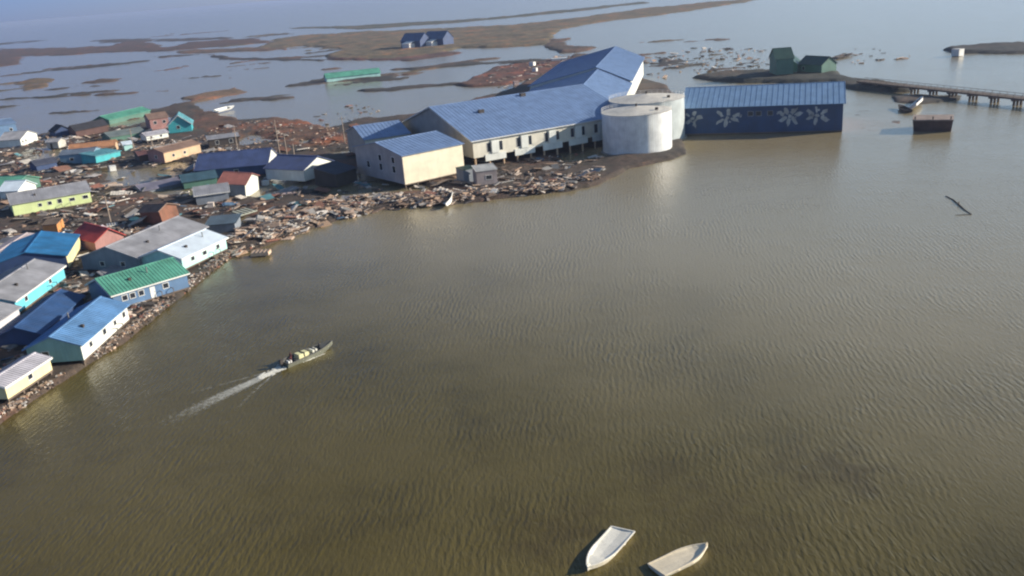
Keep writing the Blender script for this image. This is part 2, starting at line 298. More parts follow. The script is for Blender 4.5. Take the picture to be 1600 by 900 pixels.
# ------------------------------------------------------------ buildings
def window(root, mt_, p, ux, nrm, w_, h_, name='window'):
    """p: bottom-left corner on the wall; ux along the wall; nrm outward"""
    p = Vector(p); ux = Vector(ux); n = Vector(nrm); z = Vector((0, 0, 1)); f = .09
    def bar(mb, a0, a1, b0, b1, d0, d1):
        q = [p+ux*a0+z*b0, p+ux*a1+z*b0, p+ux*a1+z*b1, p+ux*a0+z*b1]
        mb.hexa([v+n*d0 for v in q], [v+n*d1 for v in q])
    mb = MB(); bar(mb, -f, w_+f, -f, 0, -.02, .07); bar(mb, -f, w_+f, h_, h_+f, -.02, .07)
    bar(mb, -f, 0, 0, h_, -.02, .07); bar(mb, w_, w_+f, 0, h_, -.02, .07)
    fr = mb.build(name, mt_, root); g = MB(); bar(g, 0, w_, 0, h_, -.03, .02); g.build('pane', glassm(), fr)
def slope(mb, ax, bx, y0, z0, y1, z1, th_, rib, left=False):
    """roof slope between x ax..bx from the eave (y0,z0) to the ridge (y1,z1)"""
    if y1 > y0: mb.slab([(ax, y0, z0), (bx, y0, z0), (bx, y1, z1), (ax, y1, z1)], th_)
    else: mb.slab([(ax, y1, z1), (bx, y1, z1), (bx, y0, z0), (ax, y0, z0)], th_)
    if rib:
        n = int((bx-ax)/rib); r = .05
        for i in range(n+1):
            x = ax+.06+(bx-ax-.12)*i/max(n, 1)
            q = [(x-r, y0, z0), (x+r, y0, z0), (x+r, y1, z1), (x-r, y1, z1)]
            if y1 < y0: q = [(x-r, y1, z1), (x+r, y1, z1), (x+r, y0, z0), (x-r, y0, z0)]
            mb.hexa([(a, b_, c-.03) for a, b_, c in q], [(a, b_, c+.07) for a, b_, c in q])
BUILT = []
def house(name, label, A, B, W, ze, zr, wall, roof, zf=1.0, ridge='x', win=(), gwinL=(), gwinR=(), door=None, L=None, yaw=None, ov=.45, rib=.6,
          posts=0, tilt=(0, 0), gableL=None, gableR=None, fascia=None, chimney=None, cat='house', group=None, far=False, sink=0, world=False, skirt=False, rf=.5):
    a = Vector(A) if world else pix(*A, ze)
    if yaw is None:
        b_ = pix(*B, ze); L = L or (b_-a).length; yaw = math.atan2(b_.y-a.y, b_.x-a.x)
    else: yaw = math.radians(yaw)
    root = empty(name, (a.x, a.y, -sink), yaw, tilt); tag(root, label, cat, group)
    BUILT.append((a.x, a.y, yaw, L, W))
    c = MB(); y2 = W*rf
    if ridge == 'x':
        c.quad((0, 0, zf), (L, 0, zf), (L, 0, ze), (0, 0, ze)); c.quad((L, W, zf), (0, W, zf), (0, W, ze), (L, W, ze))
        if not gableL: c.quad((0, W, zf), (0, 0, zf), (0, 0, ze), (0, y2, zr-.05), (0, W, ze))
        if not gableR: c.quad((L, 0, zf), (L, W, zf), (L, W, ze), (L, y2, zr-.05), (L, 0, ze))
        c.quad((0, W, zf), (L, W, zf), (L, 0, zf), (0, 0, zf)); c.build('wall', wall, root)
        if gableL: g = MB(); g.quad((0, W, zf), (0, 0, zf), (0, 0, ze), (0, y2, zr-.05), (0, W, ze)); g.build('gable_wall', gableL, root)
        if gableR: g = MB(); g.quad((L, 0, zf), (L, W, zf), (L, W, ze), (L, y2, zr-.05), (L, 0, ze)); g.build('gable_wall', gableR, root)
        k = (zr-ze)/y2; kb = (zr-ze)/(W-y2); r = MB(); d = .06
        slope(r, -ov, L+ov, -ov, ze-ov*k+d, y2, zr+d, .14, rib); slope(r, -ov, L+ov, W+ov, ze-ov*kb+d, y2, zr+d, .14, 0 if far else rib)
        ro = r.build('roof', roof, root); rc = MB(); rc.box(-ov-.01, L+ov+.01, y2-.16, y2+.16, zr+d-.04, zr+d+.09); rc.build('ridge_cap', roof, ro)
        if fascia:
            f = MB(); f.box(-ov, L+ov, -ov-.06, -ov-.003, ze-ov*k-.2, ze-ov*k+d-.01); f.build('fascia', fascia, root)
            for xx in (-ov-.06, L+ov+.003):
                f = MB()
                for s_ in (0, 1):
                    y0_, y1_ = (-ov, y2) if s_ == 0 else (y2, W+ov); z0_, z1_ = (ze-ov*k, zr) if s_ == 0 else (zr, ze-ov*k)
                    f.hexa([(xx, y0_, z0_-.2), (xx+.057, y0_, z0_-.2), (xx+.057, y1_, z1_-.2), (xx, y1_, z1_-.2)], [(xx, y0_, z0_+.05), (xx+.057, y0_, z0_+.05), (xx+.057, y1_, z1_+.05), (xx, y1_, z1_+.05)])
                f.build('gable_trim', fascia, root)
    elif ridge == 'y':
        x2 = L/2
        c.quad((0, 0, zf), (L, 0, zf), (L, 0, ze), (x2, 0, zr-.05), (0, 0, ze)); c.quad((L, W, zf), (0, W, zf), (0, W, ze), (x2, W, zr-.05), (L, W, ze))
        c.quad((0, W, zf), (0, 0, zf), (0, 0, ze), (0, W, ze)); c.quad((L, 0, zf), (L, W, zf), (L, W, ze), (L, 0, ze)); c.quad((0, W, zf), (L, W, zf), (L, 0, zf), (0, 0, zf))
        c.build('wall', wall, root); k = (zr-ze)/x2; r = MB(); d = .06
        for s_ in (-1, 1):
            xe = x2+s_*(x2+ov); q = [(xe, -ov, ze-ov*k+d), (x2, -ov, zr+d), (x2, W+ov, zr+d), (xe, W+ov, ze-ov*k+d)]
            if s_ > 0: q = q[::-1]
            r.slab(q, .14)
            if rib:
                n = int((W+2*ov)/rib)
                for i in range(n+1):
                    yy = -ov+.1+(W+2*ov-.2)*i/max(n, 1); q = [(xe, yy-.05, ze-ov*k+d-.02), (x2, yy-.05, zr+d-.02), (x2, yy+.05, zr+d-.02), (xe, yy+.05, ze-ov*k+d-.02)]
                    if s_ > 0: q = q[::-1]
                    r.hexa(q, [(a_, b2, c2+.08) for a_, b2, c2 in q])
        ro = r.build('roof', roof, root); rc = MB(); rc.box(x2-.16, x2+.16, -ov-.01, W+ov+.01, zr+d-.04, zr+d+.09); rc.build('ridge_cap', roof, ro)
        if fascia:
            for s_ in (-1, 1):
                xe = x2+s_*(x2+ov); f = MB(); q = [(xe, -ov-.06), (x2, -ov-.06), (x2, -ov-.003), (xe, -ov-.003)]; zz = [ze-ov*k, zr, zr, ze-ov*k]
                if s_ > 0: q = q[::-1]; zz = zz[::-1]
                f.hexa([(u_[0], u_[1], z_-.22) for u_, z_ in zip(q, zz)], [(u_[0], u_[1], z_+.05) for u_, z_ in zip(q, zz)]); f.build('gable_trim', fascia, root)
    else:
        c.quad((0, 0, zf), (L, 0, zf), (L, 0, ze), (0, 0, ze)); c.quad((L, W, zf), (0, W, zf), (0, W, zr), (L, W, zr))
        c.quad((0, W, zf), (0, 0, zf), (0, 0, ze), (0, W, zr)); c.quad((L, 0, zf), (L, W, zf), (L, W, zr), (L, 0, ze)); c.quad((0, W, zf), (L, W, zf), (L, 0, zf), (0, 0, zf))
        c.build('wall', wall, root); k = (zr-ze)/W; r = MB()
        slope(r, -ov, L+ov, -ov, ze-ov*k+.06, W+ov, zr+ov*k+.06, .14, rib); r.build('roof', roof, root)
        if fascia: f = MB(); f.box(-ov, L+ov, -ov-.06, -ov-.003, ze-ov*k-.2, ze-ov*k+.05); f.build('fascia', fascia, root)
    for x_, z_, w_, h_ in win: window(root, W_WHITE, (x_-w_/2, 0, z_), (1, 0, 0), (0, -1, 0), w_, h_)
    for y_, z_, w_, h_ in gwinL: window(root, W_WHITE, (0, y_+w_/2, z_), (0, -1, 0), (-1, 0, 0), w_, h_)
    for y_, z_, w_, h_ in gwinR: window(root, W_WHITE, (L, y_-w_/2, z_), (0, 1, 0), (1, 0, 0), w_, h_)
    if door:
        side, p_, col_ = door; dm = MB()
        if side == 'n': dm.box(p_, p_+.95, -.06, -.003, zf+.05, zf+2.05)
        elif side == 'r': dm.box(L+.003, L+.06, p_, p_+.95, zf+.05, zf+2.05)
        else: dm.box(-.06, -.003, p_, p_+.95, zf+.05, zf+2.05)
        dd = dm.build('door', col_, root); hm = MB()
        if side == 'n': hm.box(p_+.75, p_+.85, -.12, -.06, zf+1, zf+1.12)
        elif side == 'r': hm.box(L+.06, L+.12, p_+.75, p_+.85, zf+1, zf+1.12)
        else: hm.box(-.12, -.06, p_+.75, p_+.85, zf+1, zf+1.12)
        hm.build('handle', DARKT, dd)
    if posts:
        for i in range(posts):
            for yy in (.25, W-.25):
                p_ = MB(); x_ = .25+(L-.5)*i/(posts-1); p_.box(x_-.14, x_+.14, yy-.14, yy+.14, -1.0, zf); p_.build('post', TIMBER, root)
        p_ = MB(); p_.box(-.02, L+.02, -.02, .2, zf-.28, zf-.003); p_.build('sill_beam', TIMBER, root); p_ = MB(); p_.box(-.02, L+.02, W-.2, W+.02, zf-.28, zf-.003); p_.build('sill_beam', TIMBER, root)
    if skirt:
        p_ = MB(); p_.box(.08, L-.08, .08, W-.08, -1, zf-.003); p_.build('skirting', DARKT, root)
    if not far and posts and L > 8 and name == 'house':
        st_ = MB(); x_ = L*.62
        for i in range(3): st_.box(x_, x_+1.3, -.45-.35*(3-i), -.10-.35*(3-i), .15+zf*.28*i, .23+zf*.28*i)
        st_.build('steps', TIMBER, root); pb = MB(); pb.box(x_-.4, x_+1.9, -1.0, -.01, zf-.12, zf-.01); pb.build('porch', TIMBER, root)
        for xx in (x_-.4, x_+1.8): pb = MB(); pb.box(xx, xx+.1, -1.0, -.9, zf, zf+1.0); pb.box(xx, xx+.1, -.9, -.02, zf+.9, zf+1.0); pb.build('porch_rail', TIMBER, root)
        v_ = MB(); zz_ = ze+(zr-ze)*.4; yy_ = y2*.4; v_.box(L*.3, L*.3+.5, yy_, yy_+.5, zz_-.1, zz_+.55); v_.build('roof_vent', DARKT, root)
    if chimney:
        cx, cy = chimney; zc = zr-abs(cy-y2)/y2*(zr-ze) if ridge == 'x' else zr-abs(cx-L/2)/(L/2)*(zr-ze)
        p_ = MB(); p_.tube((cx, cy, zc-.1), (cx, cy, zc+1.0), .12); p_.tube((cx, cy, zc+1.0), (cx, cy, zc+1.15), .2, .05); p_.build('stovepipe', paint('stovepipe_metal', (.3, .3, .3), .4, .3, metal=.6), root)
    return root

rf_blue = roofm('bright_blue_roof', (.14, .30, .54)); rf_green = roofm('green_roof', (.11, .36, .26)); rf_pale = roofm('pale_roof', (.66, .74, .80), .5, .1)
rf_grey = roofm('grey_roof', (.38, .38, .40)); rf_lav = roofm('lavender_grey_roof', (.56, .54, .58)); rf_mid = roofm('mid_blue_roof', (.035, .20, .42))
rf_school = roofm('school_blue_roof', (.18, .27, .45), .40, .22); rf_dk = roofm('dark_blue_roof', (.07, .10, .22)); rf_red = roofm('red_roof', (.50, .07, .06)); rf_tan = roofm('tan_roof', (.34, .22, .16))
wl_cream = paint('cream_siding', (.78, .70, .52), .6, .12); wl_white = paint('white_siding', (.72, .74, .68), .6, .15); wl_teal = paint('teal_siding', (.24, .44, .42), .65, .2)
wl_cyan = paint('cyan_siding', (.14, .56, .68), .6, .12); wl_aqua = paint('pale_aqua_siding', (.42, .70, .66), .6, .15); wl_blue = paint('blue_siding', (.10, .19, .33), .6, .2)
wl_yg = paint('yellow_green_siding', (.66, .76, .36), .6, .14); wl_grey = paint('grey_siding', (.22, .25, .29), .7, .25); wl_tan = paint('tan_siding', (.60, .42, .26), .7, .2)
wl_navy = paint('navy_siding', (.032, .065, .16), .6, .2); wl_pink = paint('pink_siding', (.42, .22, .2), .7, .3); wl_turq = paint('turquoise_siding', (.05, .38, .42), .6, .2); wl_lb = paint('light_blue_siding', (.20, .32, .42), .65, .2)
wl_yel = paint('pale_yellow_siding', (.74, .66, .36), .6, .15); rf_aqua = roofm('aqua_roof', (.18, .45, .5)); rf_or = roofm('orange_tan_roof', (.55, .27, .13), .6)
rf_dgreen = roofm('dark_green_roof', (.03, .075, .055)); wl_green = paint('sea_green_siding', (.07, .17, .13), .6, .2); wl_brown = paint('brown_siding', (.13, .07, .06), .8, .3)

# --- village: nearest houses
house('shed', 'cream shed with pale lavender roof at the village tip, nearest house of all', (7, 604), (77, 559), 4.6, 3.2, 3.9, wl_yel, rf_lav, zf=1.3, posts=4, ov=.25, cat='shed', fascia=W_WHITE, win=[(5.0, 2.0, .9, .7)], rib=.5)
house('house', 'bright blue roofed house with white long side and teal gable at the water edge', (125, 538), (197, 476), 8.2, 3.7, 5.3, wl_white, rf_blue, zf=1.1, gableL=wl_teal, posts=5, win=[(3.0, 2.1, .9, .8), (8.0, 2.1, 1.1, .9), (12.0, 2.1, .9, .8), (15.6, 2.1, 1.0, .9)], gwinL=[(5.5, 2.0, 1.0, .9)], chimney=(9, 5.6))
house('house', 'green roofed blue house with white fascia beside the shoreline', (175, 460), (291, 426), 10.5, 3.8, 5.8, wl_blue, rf_green, zf=1.0, posts=5, fascia=W_WHITE, win=[(2.0, 2.1, .9, .9), (3.4, 2.1, .9, .9), (5.0, 2.1, .9, .9), (9.6, 2.1, 1.0, .9)], door=('n', 6.6, W_WHITE), chimney=(8, 3))
house('house', 'pale aqua house with nearly white roof beside the big lumber pile', (283, 403), (352, 371), 10, 3.7, 5.3, wl_aqua, rf_pale, zf=1.3, posts=4, fascia=W_WHITE, win=[(3.2, 2.2, 1.0, .8), (7.0, 2.2, 1.2, .8), (11.4, 2.2, 1.0, .8)], chimney=(11, 3), gableR=wl_cream)
house('house', 'long grey roofed house with slate gable between the green roof and rubble', (216, 403), (322, 354), 14, 3.7, 6.0, wl_grey, rf_grey, zf=1.0, gwinL=[(4, 1.9, 1, .9), (9, 1.9, 1, .9)], posts=4, chimney=(14, 5))
house('house', 'grey roofed house with vivid cyan side wall', (22, 469), (98, 415), 10.5, 3.7, 5.4, wl_cyan, rf_grey, zf=1.2, posts=5, win=[(4, 2.2, 1.0, .8), (14, 2.2, 1.0, .8)], chimney=(15, 4), fascia=W_WHITE)
house('house', 'grey roofed pale house cut by the left picture edge below the cyan wall', (-34, 520), (28, 480), 9, 4.0, 5.4, paint('pale_grey_siding', (.62, .60, .62), .65, .2), rf_grey, zf=1.0, posts=4)
house('house', 'mid blue roofed house with narrow pale yellow side wall beside red roof', (103, 399), (118, 366), 14.5, 3.7, 5.6, wl_yel, rf_mid, zf=1.0, L=18, yaw=106, gableL=wl_navy, ov=.3)
house('house', 'long navy house with pinkish white roof at the left picture edge', (-40, 432), (60, 366), 5, 3.4, 3.9, wl_navy, roofm('pinkish_white_roof', (.68, .58, .56)), zf=.9, ov=.3, win=[(9, 1.9, 1, .8)], posts=4)
house('house', 'yellow green house with grey roof and a row of five dark windows', (18, 319), (140, 298), 11, 4.3, 6.2, wl_yg, rf_grey, zf=1.1, posts=6, win=[(6.6, 2.4, .8, .8), (9.0, 2.4, .9, .9), (11.5, 2.4, 1.0, 1.1), (14.6, 2.4, 1.3, .8), (18.0, 2.4, 1.3, .9)], chimney=(12, 8))
house('shed', 'white gabled hut behind the yellow green house with a dark opening', (27, 297), (55, 287), 6, 3.4, 5.4, wl_white, rf_pale, zf=.9, ridge='y', cat='hut', win=[(1.6, 1.6, 1.2, 1.0)])
house('house', 'small green roofed house at left picture edge above the yellow green house', (-30, 292), (22, 290), 11, 3.8, 5.6, wl_green, rf_green, zf=1.0)
house('house', 'light blue house with flat side and broken turquoise annex', (92, 243), (145, 238), 9, 3.9, 5.0, wl_lb, roofm('slate_blue_roof', (.16, .2, .26)), zf=.4, win=[(4, 1.6, 1.2, 1)], ov=.2)
house('shed', 'turquoise annex leaning on the right of the light blue house', (148, 244), (186, 233), 6, 3.4, 4.2, wl_turq, rf_aqua, zf=.6, cat='annex', tilt=(.03, .05), ridge='shed')
house('house', 'orange tan roof resting low behind the light blue house', (108, 236), (178, 228), 10, 3.0, 4.6, wl_tan, rf_or, zf=.3)
house('house', 'white gabled house near left edge with two small dark windows', (31, 217), (57, 208), 9, 3.9, 6.2, wl_white, rf_grey, zf=.9, ridge='y', win=[(1.8, 2, 1.0, 1), (4.6, 2, 1.0, 1)])
house('house', 'large faded blue building cut by the left picture edge', (-30, 200), (24, 192), 14, 6.2, 8.0, wl_blue, roofm('faded_blue_roof', (.2, .3, .46)), zf=.8, win=[(6, 3, 1.2, 1.2), (12, 3, 1.2, 1.2)])
house('house', 'low tan house with sunlit side and pinkish end in mid village', (255, 238), (312, 224), 8, 4.2, 5.4, wl_tan, rf_tan, zf=.6, gableL=wl_pink, gwinL=[(4, 2, 1, 1)], win=[(4, 2, 1, .9), (9, 2, 1, .9)])
house('house', 'teal gabled house with bright white right roof slope', (262, 196), (298, 192), 12, 4.2, 8.0, wl_turq, rf_aqua, zf=.8, ridge='y', fascia=W_WHITE, win=[(4, 2.4, 1.2, 1.2)], ov=.7)
house('house', 'dusky pink house beside the teal gable', (233, 186), (262, 182), 10, 5.5, 7.2, wl_pink, rf_tan, zf=.6, win=[(2.2, 3, 1.2, 1.2), (6, 3, 1.2, 1.2)])
house('house', 'far green roofed house half sunk in flood behind the village', (170, 187), (234, 172), 9, 2.4, 4.2, wl_green, rf_green, zf=.0)
house('house', 'dark brown house at the back of the village with ridge broken', (118, 204), (168, 196), 9, 3.4, 5.2, wl_brown, paint('charred_roof', (.05, .05, .06), .8, .3), zf=.3, tilt=(.03, -.04))
house('house', 'small dark gabled house between the white gable and the brown house', (86, 206), (112, 202), 9, 3.0, 5.2, wl_navy, paint('black_roof', (.03, .035, .05), .8, .2), zf=.3, ridge='y')
house('shed', 'pale hut with square dark doorway right of the white gable', (72, 222), (90, 221), 5, 3.2, 4.2, paint('putty_siding', (.5, .48, .42), .7, .25), rf_grey, zf=.5, cat='hut', door=('n', 1.5, DARKT))
house('shed', 'white hut on stilts below the dusky pink house', (228, 212), (262, 206), 5, 4.0, 4.9, wl_white, rf_lav, zf=2.0, posts=3, cat='hut', win=[(2, 2.6, .8, .8), (6, 2.6, .8, .8)])
house('shed', 'small mint green shed right of the turquoise annex', (193, 226), (206, 224), 4, 3.2, 4.0, wl_aqua, rf_pale, zf=.6, cat='shed')
house('house', 'long periwinkle roofed house with bright white right gable', (305, 266), (417, 256), 17, 3.8, 7.2, wl_navy, rf_dk, zf=.8, gableR=wl_white, win=[(5, 2, 1.2, .9), (12, 2, 1.2, .9)])
house('house', 'navy house with sunlit white gable beside the school wing', (474, 265), (520, 251), 15, 4.4, 7.0, wl_white, rf_dk, zf=1.0, ridge='y', rib=.8)
house('house', 'collapsed house with rust red roof and leaning white gable', (340, 285), (380, 283), 9, 4.6, 6.4, wl_grey, roofm('rust_red_roof', (.38, .15, .12)), zf=.4, tilt=(.05, .1), gableR=wl_white)
house('house', 'low grey house with pale roof edge below the rust red roof', (305, 305), (356, 298), 8, 3.0, 4.4, wl_grey, rf_grey, zf=.2, fascia=W_WHITE)
house('shed', 'dark open sided shed with white posts behind the periwinkle roof', (325, 218), (372, 212), 6, 3.6, 4.4, DARKT, rf_grey, zf=.8, cat='shed', posts=3, win=[(3, 1.4, 1.2, 1.4), (8, 1.4, 1.2, 1.4)])
house('shed', 'red roofed shed beside the pale yellow gable', (112, 368), (146, 374), 7, 2.8, 5.0, wl_pink, rf_red, zf=.4, cat='shed', tilt=(-.04, .05))
house('shed', 'orange shed just below the yellow green house', (66, 352), (88, 350), 4, 2.6, 3.2, paint('orange_siding', (.6, .27, .09), .7, .2), TIMBER, zf=.3, cat='shed', ridge='shed', ov=.15)
house('shed', 'rust brown wrecked shed above the long grey roof', (220, 330), (252, 334), 5, 3.6, 4.6, paint('rusty_siding', (.30, .13, .08), .85, .5), roofm('rusty_roof', (.3, .2, .15), .8, .4), zf=.3, cat='shed', tilt=(.08, -.1))
house('shed', 'slate roofed shed pushed against the nearly white roof', (322, 352), (366, 348), 6, 2.4, 3.2, wl_grey, roofm('slate_roof', (.10, .14, .17)), zf=.1, cat='shed', tilt=(-.05, .0), ridge='shed')
house('house', 'dark blue roofed house low behind the bright blue roof', (62, 520), (128, 462), 7, 2.6, 4.0, wl_navy, roofm('deep_blue_roof', (.04, .10, .24)), zf=.5)
house('house', 'low grey green roof awash behind the orange tan roof', (172, 214), (226, 205), 10, 2.0, 3.4, wl_green, paint('grey_green_roof', (.20, .24, .23), .6, .3, 'roof'), zf=0)
house('shed', 'maroon wrecked hut left of the low tan house', (216, 243), (246, 238), 6, 3.0, 3.8, wl_brown, roofm('maroon_roof', (.16, .07, .07), .8), zf=.2, cat='hut', tilt=(.08, .06))
house('house', 'flat purple grey roof lying in the mud in mid village', (222, 298), (296, 283), 8, 1.0, 2.0, wl_grey, roofm('purple_grey_roof', (.22, .21, .27), .6), zf=-.3, tilt=(.03, 0))
house('shed', 'dark slate hut between the green roofed house and the light blue house', (56, 258), (88, 252), 6, 2.8, 4.0, wl_navy, roofm('slate_hut_roof', (.08, .09, .13), .6), zf=.2, cat='hut')
house('house', 'dark teal roofed house left of the rust red roof', (286, 284), (338, 276), 7, 2.4, 3.8, wl_green, roofm('dark_teal_roof', (.06, .13, .17), .5), zf=.2)
house('shed', 'dark lean to against the navy gabled house on its right', (524, 272), (556, 262), 8, 4.0, 5.4, DARKT, roofm('dark_lean_roof', (.05, .06, .09), .6), zf=.3, cat='shed', ridge='shed')
house('shed', 'pinkish hut with bright panels by the red roofed shed', (150, 372), (172, 362), 4, 1.8, 2.6, wl_pink, rf_lav, zf=.2, cat='hut', tilt=(.1, -.1))
# --- big school complex
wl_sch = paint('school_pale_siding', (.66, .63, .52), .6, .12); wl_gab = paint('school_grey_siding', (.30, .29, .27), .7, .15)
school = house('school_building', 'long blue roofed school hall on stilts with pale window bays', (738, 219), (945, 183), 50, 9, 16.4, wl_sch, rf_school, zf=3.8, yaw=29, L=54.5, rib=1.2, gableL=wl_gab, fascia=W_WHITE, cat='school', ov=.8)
for i, x_ in enumerate((7.0, 16.8, 26.4, 35.6, 44.2)):
    for dx in (-1.95, 1.95): window(school, W_WHITE, (x_+dx-.6, 0, 4.9), (1, 0, 0), (0, -1, 0), 1.2, 2.6)
    b_ = MB(); b_.box(x_-1.2, x_+1.2, -.5, -.003, 4.4, 8.0); b_.build('bay', wl_white, school)
    b_ = MB(); b_.box(x_-3.4, x_+3.4, -.25, -.003, 2.4, 4.3); b_.build('skirt_panel', wl_white, school)
for i in range(12):
    for yy in (.4, 8, 16, 24):
        if yy > 1 and i > 6: continue
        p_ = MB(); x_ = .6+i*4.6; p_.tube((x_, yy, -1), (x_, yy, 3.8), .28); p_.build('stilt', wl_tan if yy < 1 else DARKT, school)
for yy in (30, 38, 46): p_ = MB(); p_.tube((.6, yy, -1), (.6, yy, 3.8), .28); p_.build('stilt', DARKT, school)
for (x_, y_) in ((24, 34), (31, 23), (12, 16)):
    zr_ = 16.4-abs(y_-25)/25*7.4; p_ = MB(); p_.box(x_-.9, x_+.9, y_-.5, y_+.5, zr_-.2, zr_+.9); p_.build('roof_vent', DARKT, school)
house('school_building', 'cream end block of the school with blank sunlit wall', (628, 243), (722, 224), 26, 9.2, 11.5, wl_cream, rf_school, zf=1.4, rib=1.2, cat='school', gableL=paint('school_shaded_siding', (.40, .37, .36), .7, .2), gwinL=[(5, 4, 1.5, 1.8), (12, 4, 1.5, 1.8), (19, 4, 1.5, 1.8), (5, 6.6, 1.5, 1.6), (12, 6.6, 1.5, 1.6)], posts=6, ov=.5)  # left gable siding has its shade put into a darker colour
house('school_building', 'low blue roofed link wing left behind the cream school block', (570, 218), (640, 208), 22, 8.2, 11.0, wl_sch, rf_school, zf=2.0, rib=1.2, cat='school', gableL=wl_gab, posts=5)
w2 = house('school_building', 'far school wing running away behind the hall with white east wall', (52.7, 353.5, 0), None, 40, 10.2, 16, wl_white, rf_school, zf=1.5, rib=1.5, cat='school', yaw=77.7, L=98, world=True, rf=.33, ov=.9)
k_ = math.radians(77.7); w3 = house('school_building', 'middle school wing joining hall and far wing under a blue roof', (52.7-62*math.cos(k_)+.4, 353.5-62*math.sin(k_), 0), None, 39, 9.2, 15.2, wl_sch, rf_school, zf=2.0, rib=1.5, cat='school', yaw=77.7, L=62, world=True, rf=.33)
# --- blue store with murals
bb = house('store_building', 'long dark blue hall with ribbed blue roof and pale wall murals standing in water', (1067, 168), (1318, 160), 26, 8.8, 13.2, paint('store_blue_siding', (.022, .062, .155), .6, .25), roofm('sky_blue_roof', (.20, .32, .48), .4, .16), zf=.5, rib=1.6, cat='hall', gableR=paint('dull_red_siding', (.42, .17, .17), .6, .2), ov=.7, posts=10, skirt=True)
mur = paint('pale_grey_paint', (.46, .51, .53), .7, .6)
for j, (cx, wd) in enumerate(((3.0, 6.6), (13.6, 9.0), (32.2, 8.4), (40.0, 8.4))):
    mb = MB(); cz = 5.2; random.seed(20+j)
    def patch(px_, pz_, la, lb, a0, dep):
        pts_ = []; n = 11
        for q_ in range(n):
            a_ = 2*math.pi*q_/n; k_ = random.uniform(.62, 1.2); u_, v_ = math.cos(a_)*la*k_, math.sin(a_)*lb*k_
            pts_.append((min(max(px_+u_*math.cos(a0)-v_*math.sin(a0), .15), 50), -.02-dep, min(7.9, max(1.5, pz_+u_*math.sin(a0)+v_*math.cos(a0)))))
        mb.quad(*pts_)
    nl = (5, 6, 7, 6)[j]
    for k in range(nl):
        a0 = 2*math.pi*k/nl+.5*j+random.uniform(-.2, .2); rr_ = random.uniform(.52, .66)
        patch(cx+math.cos(a0)*wd*.5*rr_, cz+math.sin(a0)*2.7*rr_*1.1, wd*.5*random.uniform(.26, .40), random.uniform(.42, .75), a0, k*.003)
    for k in range(5): patch(cx+random.uniform(-.5, .5)*wd, cz+random.uniform(-2.6, 2.6), random.uniform(.25, .6), random.uniform(.2, .4), random.uniform(0, 3), .03+k*.003)
    patch(cx, cz, .7, .6, 0, .05)
    mb.build('mural', mur, bb)
for x_ in (19.8, 22.2, 25.6): window(bb, mur, (x_, 0, 5.6), (1, 0, 0), (0, -1, 0), 1.5, 1.3)
# --- green hunting cabins behind
house('house', 'sea green house with dark hipped roof behind the blue hall', (1207, 101), (1246, 100), 10, 5.0, 9.5, wl_green, rf_dgreen, zf=.8, ridge='y', win=[(3, 2.4, 1.5, 1.5), (8, 2.4, 1.5, 1.5)], rib=0)
house('house', 'dark green roofed house right of the sea green house', (1248, 99), (1284, 101), 9, 5.0, 8.0, wl_green, rf_dgreen, zf=.8, ridge='x', win=[(3, 2.2, 1.5, 1.5)], rib=0)
house('house', 'pale teal gabled house with black upper roof at the back of the green pair', (1213, 92), (1240, 90), 12, 9, 13, wl_green, rf_dgreen, zf=2, rib=0)
# --- far twin houses and green hall
for lab, A_, B_ in (('left one of two far dark blue houses with white porch on the spit', (626, 64), (656, 63)), ('right one of two far dark blue houses with white porch on the spit', (661, 61), (692, 60))):
    h_ = house('house', lab, A_, B_, 14, 7.0, 13.0, wl_navy, roofm('steel_blue_roof', (.07, .13, .24)), zf=1.2, rib=0)
    p_ = MB(); p_.box(8, 17, -7, -.003, 1.0, 4.6); pp = p_.build('porch', W_WHITE, h_); p_ = MB(); p_.slab([(7.5, -7.5, 4.8), (17.5, -7.5, 4.8), (17.5, -.01, 6.6), (7.5, -.01, 6.6)], .2); p_.build('porch_roof', W_WHITE, pp)
house('house', 'far long green roofed house half submerged on a thin bank', (510, 122), (594, 113), 9, 2.8, 5.2, wl_aqua, rf_green, zf=.2, rib=0)

